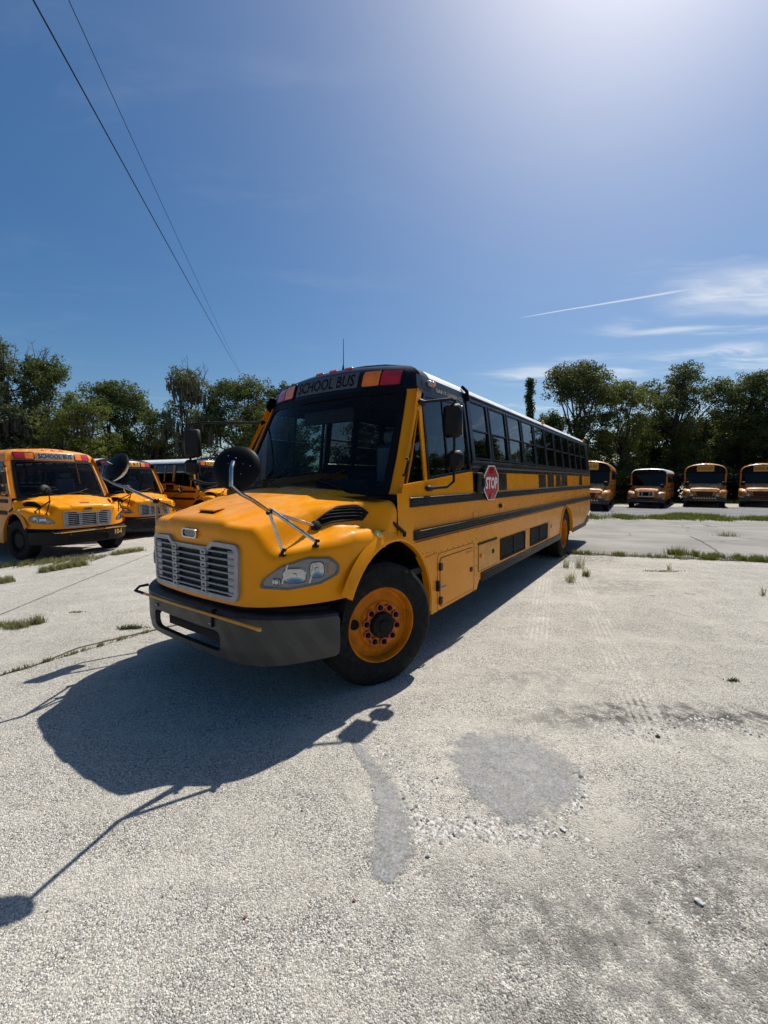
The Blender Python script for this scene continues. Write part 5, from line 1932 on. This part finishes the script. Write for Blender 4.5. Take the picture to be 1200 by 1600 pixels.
tree(1010, 655, 45, 140, 'dense dark tree filling the gap behind the right-hand buses', LEAF_DARK, 115, .04, False, 1.3, leaf=.2, group=GT)
tree(1150, 586, 40, 130, 'wide tree with layered crown near the right edge', LEAF_OAK, 116, .24, False, .62, .2, lean=.1, leaf=.18, group=GT)
tree(1130, 650, 44, 150, 'dense low tree behind the last two right-hand buses', LEAF_DARK, 117, .04, False, 1.3, leaf=.2, group=GT)
tree(1215, 612, 38, 120, 'tree cut off by the right edge of the photo', LEAF_OAK, 118, .08, False, .8, leaf=.18, group=GT)
# the tree line goes on past the right edge (it shows in the side windows)
for i, (px, yt, dd, w) in enumerate(((1400, 560, 33, 230), (1680, 540, 29, 290), (2050, 470, 25, 380), (2600, 330, 21, 540))):
    tree(px, yt, dd, w, ('first', 'second', 'third', 'last')[i] + ' tree of the row beyond the right edge of the photo', LEAF_DARK if i % 2 else LEAF_OAK, 130 + i, .06, False, 1.0, leaf=.24, group=GT)


def shrub(px, py, wpx, hpx, dist, mat, seed, label, group='undergrowth beneath the trees'):
    rr = np.random.default_rng(seed)
    X = (px - 600) / 640 * dist
    gz = float(g(X, dist))
    w, h = wpx / 640 * dist, hpx / 640 * dist
    root = thing('shrub', label, 'shrub', (X, dist, gz), 0, group)
    n = 16
    cen = np.stack([rr.normal(size=n) * w * .24, rr.normal(size=n) * w * .18, rr.random(n) * h * .85], 1)
    rad = h * (.16 + .14 * rr.random(n))
    cnt = [int(170 * (r_ / .5) ** 1.5) for r_ in rad]
    obj('foliage', quads_mesh('foliage', leaf_cloud(cen, rad, cnt, .17, .8, seed)), mat, root)
    st = MB()
    for c_ in cen:
        st.tube([(c_[0] * .2, c_[1] * .2, -.05), Vector(c_) * .6, Vector(c_)], [.04, .025, .01], 4, False)
    tag(st.build('stems', BARK, root), kind='stuff')


sh = [(858, 48, 36, 1, 'dark shrub just right of the vine-covered pole, behind the bus tail'), (905, 60, 36, 0, 'dark shrub behind the half hidden bus at right'),
      (945, 78, 35, 2, 'bright green shrub beside the shaded narrow bus'), (985, 70, 36, 0, 'dark shrub behind the left side of the chrome-grille bus'),
      (1040, 66, 37, 1, 'dark shrub in the gap right of the chrome-grille bus'), (1085, 62, 37, 0, 'dark shrub behind the striped-bumper bus'),
      (1142, 60, 36, 1, 'dark shrub in the gap before the last bus at right'), (1195, 70, 35, 0, 'dark shrub behind the bus cut off at right'),
      (205, 60, 29, 0, 'dark shrub behind the gap right of the 10-6 bus'), (150, 58, 30, 1, 'shrub behind the roof of the 10-6 bus, at its right end'),
      (265, 66, 30, 0, 'dark shrub behind the second bus from the left'), (330, 64, 31, 1, 'shrub behind the white-roofed bus at left'),
      (395, 60, 32, 0, 'dark shrub behind the round mirror of the nearest bus'), (455, 60, 33, 1, 'shrub seen through the windshield of the nearest bus'),
      (40, 60, 27, 0, 'dark shrub behind the roof of the 10-6 bus, at its left end')]
for i, (px, hp, dd, k, lab) in enumerate(sh):
    shrub(px, 0, 74, hp, dd, (LEAF_DARK, LEAF_OAK, LEAF_LIT)[k], 200 + i, lab)

# vine-covered pole
dd = 38.
X = (824 - 600) / 640 * dd
gz = float(g(X, dd))
r_ = ray(824, 590)
hh = CAM_H + r_.z * dd / r_.y - gz
pole = thing('vine_pole', 'tall bare pole wrapped in dark vines behind the nearest bus', 'pole', (X, dd, gz))
MB().tube([(0, 0, -.2), (.03, 0, hh * .5), (0, 0, hh - .1)], [.16, .14, .12], 8).build('pole', BARK, pole)
rr = np.random.default_rng(77)
cen = np.array([[rr.normal() * .10, rr.normal() * .10, z] for z in np.arange(2.0, hh - .2, .16)])
rad = np.array([.34 + .10 * rr.random() for _ in cen])
obj('vines', quads_mesh('vines', leaf_cloud(cen, rad, [150] * len(cen), .15, .9, 78)), VINE, pole)

# ------------------------------------------------------------------ overhead wires
def wire(label, pix, far, near_z, rad):
    ax, ay, d = far
    r1 = ray(ax, ay); F_ = Vector((0, 0, CAM_H)) + r1 * (d / r1.y)
    r0 = ray(*pix); N_ = Vector((0, 0, CAM_H)) + r0 * ((near_z - CAM_H) / r0.z)
    dirv = (N_ - F_)
    E_ = F_ + dirv * 1.45
    S_ = F_ - dirv * .12
    L = (E_ - S_).length
    pts = [S_.lerp(E_, t) + Vector((0, 0, -.25 * math.sin(math.pi * t))) for t in np.linspace(0, 1, 40)]
    o = MB().tube(pts, rad, 6).build('overhead_wire', LETB)
    tag(o, label, 'wire', 'overhead wires')


wire('thicker overhead wire, the left of the pair', (60, -6), (383, 596, 46.), 8.6, .013)
wire('thinner overhead wire, the right of the pair', (113, -6), (381, 592, 46.), 9.4, .007)


# ------------------------------------------------------------------ grass and small things on the ground
def blades(pos, hmin, hmax, width, seed, spread=.5):
    """bent grass blades: two quads each"""
    r = np.random.default_rng(seed)
    pos = np.asarray(pos, float)
    n = len(pos)
    z = g(pos[:, 0], pos[:, 1])
    P = np.column_stack([pos, z])
    h = hmin + (hmax - hmin) * r.random(n) ** 1.5
    a = r.random(n) * 2 * np.pi
    ln = spread * h * (.2 + r.random(n))
    d = np.column_stack([np.cos(a), np.sin(a), np.zeros(n)])
    b = r.random(n) * 2 * np.pi
    s = np.column_stack([np.cos(b), np.sin(b), np.zeros(n)]) * (width * (.6 + .8 * r.random(n)))[:, None]
    up = np.array([0, 0, 1.])
    m = P + d * (ln * .35)[:, None] + up * (h * .6)[:, None]
    t = P + d * ln[:, None] + up * h[:, None]
    V = np.stack([P - s, P + s, m + s * .7, m - s * .7, m - s * .7, m + s * .7, t + s * .12, t - s * .12], 1).reshape(-1, 3)
    return V


def strip_positions(a, b, w, n, seed, clump=.5):
    r = np.random.default_rng(seed)
    a, b = np.array(a), np.array(b)
    d = b - a
    L = np.linalg.norm(d)
    nn = np.array([-d[1], d[0]]) / L
    t = r.random(n)
    t = (t + .03 * np.sin(t * 37) + .02 * np.sin(t * 91 + 2))
    keep = (np.sin(t * L * 1.9 + 1) + np.sin(t * L * 4.7) * .6 + r.normal(size=n) * .9) > -1.1 + clump
    t = t[keep]
    o = r.normal(size=len(t)) * w * (.6 + .5 * np.sin(t * L * .8) ** 2)
    return a + d * t[:, None] + nn * o[:, None]


def stuff(name, V, mat, label, cat):
    o = obj(name, quads_mesh(name, V), mat)
    tag(o, label, cat, None, 'stuff')
    return o


e1 = ext(s1a, s1b, -.05); e2 = ext(s1a, s1b, 1.25)
stuff('grass_strip', np.concatenate([blades(strip_positions(e1, e2, .07, 5200, 1, .2), .03, .12, .004, 2), blades(strip_positions(gp(1040, 866), gp(1240, 880), .10, 3000, 3, .1), .04, .15, .005, 4)]), GRASS, 'green grass growing in the near joint of the concrete slab', 'grass')
stuff('grass_strip', blades(np.concatenate([strip_positions(ext(s2a, s2b, -.1), ext(s2a, s2b, 1.3), .45, 15000, 5, .1), strip_positions(gp(1050, 806), gp(1110, 810), .7, 3500, 6, -.3)]), .05, .24, .010, 7), GRASS, 'long strip of green grass between the slab and the grey lane', 'grass')
stuff('grass_verge', blades(np.concatenate([strip_positions(gp(955, 785), gp(985, 787), .9, 2600, 8, -.5), strip_positions(gp(1038, 783), gp(1075, 786), 1.0, 2600, 9, -.5), strip_positions(gp(1120, 786), gp(1170, 786), .8, 2200, 10, -.3)]), .08, .38, .014, 11), GRASS, 'grass between the buses parked under the trees', 'grass')
stuff('grass_verge', blades(np.concatenate([strip_positions(gp(0, 886), gp(165, 872), .20, 3600, 12, .1), strip_positions(gp(62, 895), gp(135, 882), .13, 2800, 13, -.2), strip_positions(gp(0, 912), gp(20, 908), .12, 500, 14, -.3), strip_positions(gp(175, 868), gp(222, 860), .14, 1100, 15, .1)]), .03, .15, .005, 16), DRYG, 'scruffy dry grass before the 10-6 bus', 'grass')
stuff('joint_grass', blades(np.concatenate([strip_positions(jp[1], jp[5], .015, 900, 17, .3)]), .012, .05, .003, 18), DRYG, 'short dry grass along the joint in front of the nearest bus', 'grass')


def tuft(px, py, rad, n, h0, h1, label, mat=DRYG, seed=0, spread=.7, width=.0035, name='grass_tuft'):
    c = gp(px, py)
    r = np.random.default_rng(seed)
    pos = np.array(c) + r.normal(size=(n, 2)) * np.array(rad) * .5
    V = blades(pos, h0, h1, width, seed + 1, spread)
    z0 = float(g(*c))
    V = V - np.array([c[0], c[1], z0])
    o = obj(name, quads_mesh(name, V), mat)
    o.location = (c[0], c[1], z0)
    tag(o, label, 'grass tuft' if name == 'grass_tuft' else 'weed', 'tufts growing through the pavement')
    return o


tuft(884, 886, (.09, .09), 60, .08, .28, 'wiry grass tuft beside the rear wheel, left of four', seed=31)
tuft(905, 887, (.09, .09), 60, .10, .34, 'tall wiry grass tuft beside the rear wheel shadow', seed=33)
tuft(891, 909, (.08, .08), 60, .08, .26, 'wiry grass tuft nearest the camera behind the rear wheel', seed=35)
tuft(916, 900, (.06, .06), 110, .06, .17, 'short green tuft right of the rear wheel tufts', mat=GRASS, seed=37)
tuft(1135, 838, (.35, .25), 260, .03, .18, 'dark sprawling weed in the middle of the concrete slab', mat=GRASS, seed=39)
tuft(1062, 866, (.30, .16), 260, .05, .24, 'largest clump of grass in the near slab joint', mat=GRASS, seed=41)
tuft(1035, 893, (.35, .08), 260, .01, .04, 'flat green mat on the gravel before the slab joint', mat=GRASS, seed=43)
tuft(1192, 930, (.05, .05), 26, .05, .20, 'few thin stalks near the right edge', seed=45)
tuft(1045, 890, (.04, .04), 20, .05, .16, 'single thin stalk before the slab joint', seed=46)
tuft(28, 980, (.16, .10), 420, .03, .11, 'pale grass clump nearest the left edge', seed=47)
tuft(58, 974, (.09, .06), 320, .03, .13, 'yellowish grass clump right of the pale one at left', seed=49)
tuft(5, 978, (.16, .08), 240, .02, .08, 'low dark grass at the left edge', mat=GRASS, seed=51)
tuft(205, 982, (.13, .03), 300, .015, .055, 'low dark weed beside the pavement joint near the bumper', mat=LEAF_GREY, seed=53, spread=1.1, width=.006, name='weed')
tuft(120, 957, (.10, .02), 90, .01, .03, 'small brown weed flat on the left gravel', seed=55, name='weed')
tuft(1145, 1064, (.06, .03), 90, .005, .03, 'small dark weed on the gravel at right', mat=LEAF_DARK, seed=57, name='weed')


def stone(px, py, size, label, seed, mat=PEB):
    r = random.Random(seed)
    import bmesh
    bm = bmesh.new()
    bmesh.ops.create_icosphere(bm, subdivisions=1, radius=1)
    ph = [r.random() * 6 for _ in range(6)]
    for v in bm.verts:
        n = 1 + .18 * math.sin(v.co.x * 3 + ph[0]) + .14 * math.sin(v.co.y * 4 + ph[1]) + .12 * math.sin(v.co.z * 5 + ph[2] + v.co.x * 2)
        v.co = Vector((v.co.x * n * size[0], v.co.y * n * size[1], v.co.z * n * size[2]))
    me = bpy.data.meshes.new('stone')
    bm.to_mesh(me); bm.free()
    o = obj('stone', me, mat)
    c = gp(px, py)
    o.location = (c[0], c[1], float(g(*c)) + size[2] * .55)
    o.rotation_euler = (0, 0, r.random() * 3)
    tag(o, label, 'stone', 'loose stones on the pavement')


DSTONE = pbr('dark_stone', (.07, .068, .066), .85, var=.4, vs=30)
RSTONE = pbr('reddish_stone', (.22, .07, .045), .85, var=.4, vs=30)
stone(1093, 1411, (.024, .013, .009), 'pale flat stone at lower right', 1)
stone(880, 1297, (.020, .014, .009), 'grey chunk at the lower rim of the round repair', 2)
stone(668, 1338, (.014, .011, .008), 'grey stone right of the long repair', 3)
stone(1028, 1152, (.018, .012, .011), 'dark lump in the dark stain at right', 4, DSTONE)
stone(553, 1408, (.007, .006, .005), 'tiny reddish stone left of the long repair bottom', 5, RSTONE)
stone(383, 1434, (.007, .007, .005), 'tiny dark red pebble at lower left', 6, RSTONE)


def pebbles():
    r = np.random.default_rng(5)
    n = 16000
    # denser close to the camera; spread over the whole near pavement
    y = .55 + 5.5 * r.random(n) ** 1.5
    x = (r.random(n) * 2 - 1) * (y * 1.05 + .3)
    s = .0022 + .0055 * r.random(n) ** 3
    # broken chunks along the rims of the repairs and in the dark stain
    k0 = 0
    for pts, wd, cnt, sc in (([(640, 1265), (660, 1300), (690, 1300), (740, 1290), (800, 1300), (870, 1292)], .07, 900, 2.0), ([(600, 1160), (620, 1200), (655, 1240), (690, 1215)], .07, 420, 1.6),
                             ([(905, 1195), (915, 1230), (890, 1275)], .03, 260, 1.8), ([(940, 1135), (1010, 1150), (1100, 1125), (1200, 1150)], .10, 700, 1.8), ([(1080, 1420), (1120, 1480), (1190, 1500)], .14, 320, 1.0), ([(640, 1380), (600, 1395)], .06, 160, 1.2)):
        W_ = np.array([gp(*q) for q in pts])
        tt = r.random(cnt) * (len(W_) - 1)
        i_ = np.minimum(tt.astype(int), len(W_) - 2)
        P_ = W_[i_] + (W_[i_ + 1] - W_[i_]) * (tt - i_)[:, None] + r.normal(size=(cnt, 2)) * wd * .6
        x[k0:k0 + cnt] = P_[:, 0]; y[k0:k0 + cnt] = P_[:, 1]
        s[k0:k0 + cnt] = (.0025 + .0055 * r.random(cnt) ** 2.2) * sc * .85
        k0 += cnt
    oct_ = np.array([(1, 0, 0), (0, 1, 0), (-1, 0, 0), (0, -1, 0), (0, 0, 1.)])
    a = r.random(n) * 6.28
    ca, sa = np.cos(a), np.sin(a)
    V = oct_[None] * (s[:, None] * (1 + .5 * (r.random((n, 5)) - .5)))[..., None]
    Vx = V[..., 0] * ca[:, None] - V[..., 1] * sa[:, None]
    Vy = V[..., 0] * sa[:, None] + V[..., 1] * ca[:, None]
    Vz = V[..., 2] * (.5 + .5 * r.random(n))[:, None]
    W = np.stack([Vx + x[:, None], Vy + y[:, None], Vz + g(x, y)[:, None] + .0005], -1).reshape(-1, 3)
    me = bpy.data.meshes.new('gravel')
    F = np.array([(0, 1, 4), (1, 2, 4), (2, 3, 4), (3, 0, 4)])
    faces = (F[None] + (np.arange(n) * 5)[:, None, None]).reshape(-1)
    me.vertices.add(n * 5); me.vertices.foreach_set('co', W.astype(np.float32).ravel())
    me.loops.add(len(faces)); me.loops.foreach_set('vertex_index', faces.astype(np.int32))
    me.polygons.add(n * 4); me.polygons.foreach_set('loop_start', np.arange(0, n * 12, 3, dtype=np.int32))
    me.update(calc_edges=True)
    m = bpy.data.materials.new('loose_gravel')
    m.use_nodes = True
    t = NT(m.node_tree)
    b = t.n['Principled BSDF']
    rn = t.new('ShaderNodeNewGeometry').outputs['Random Per Island']
    c = t.mix(t.mapr(rn, .1, .75, smooth=False), (.20, .19, .175), (.60, .575, .53))
    c = t.mix(t.mapr(rn, .92, .94), c, (.06, .058, .056))
    t.put(b.inputs['Base Color'], c)
    b.inputs['Roughness'].default_value = .85
    o = obj('gravel', me, m)
    tag(o, 'loose fine gravel scattered over the near pavement', 'gravel', None, 'stuff')


pebbles()
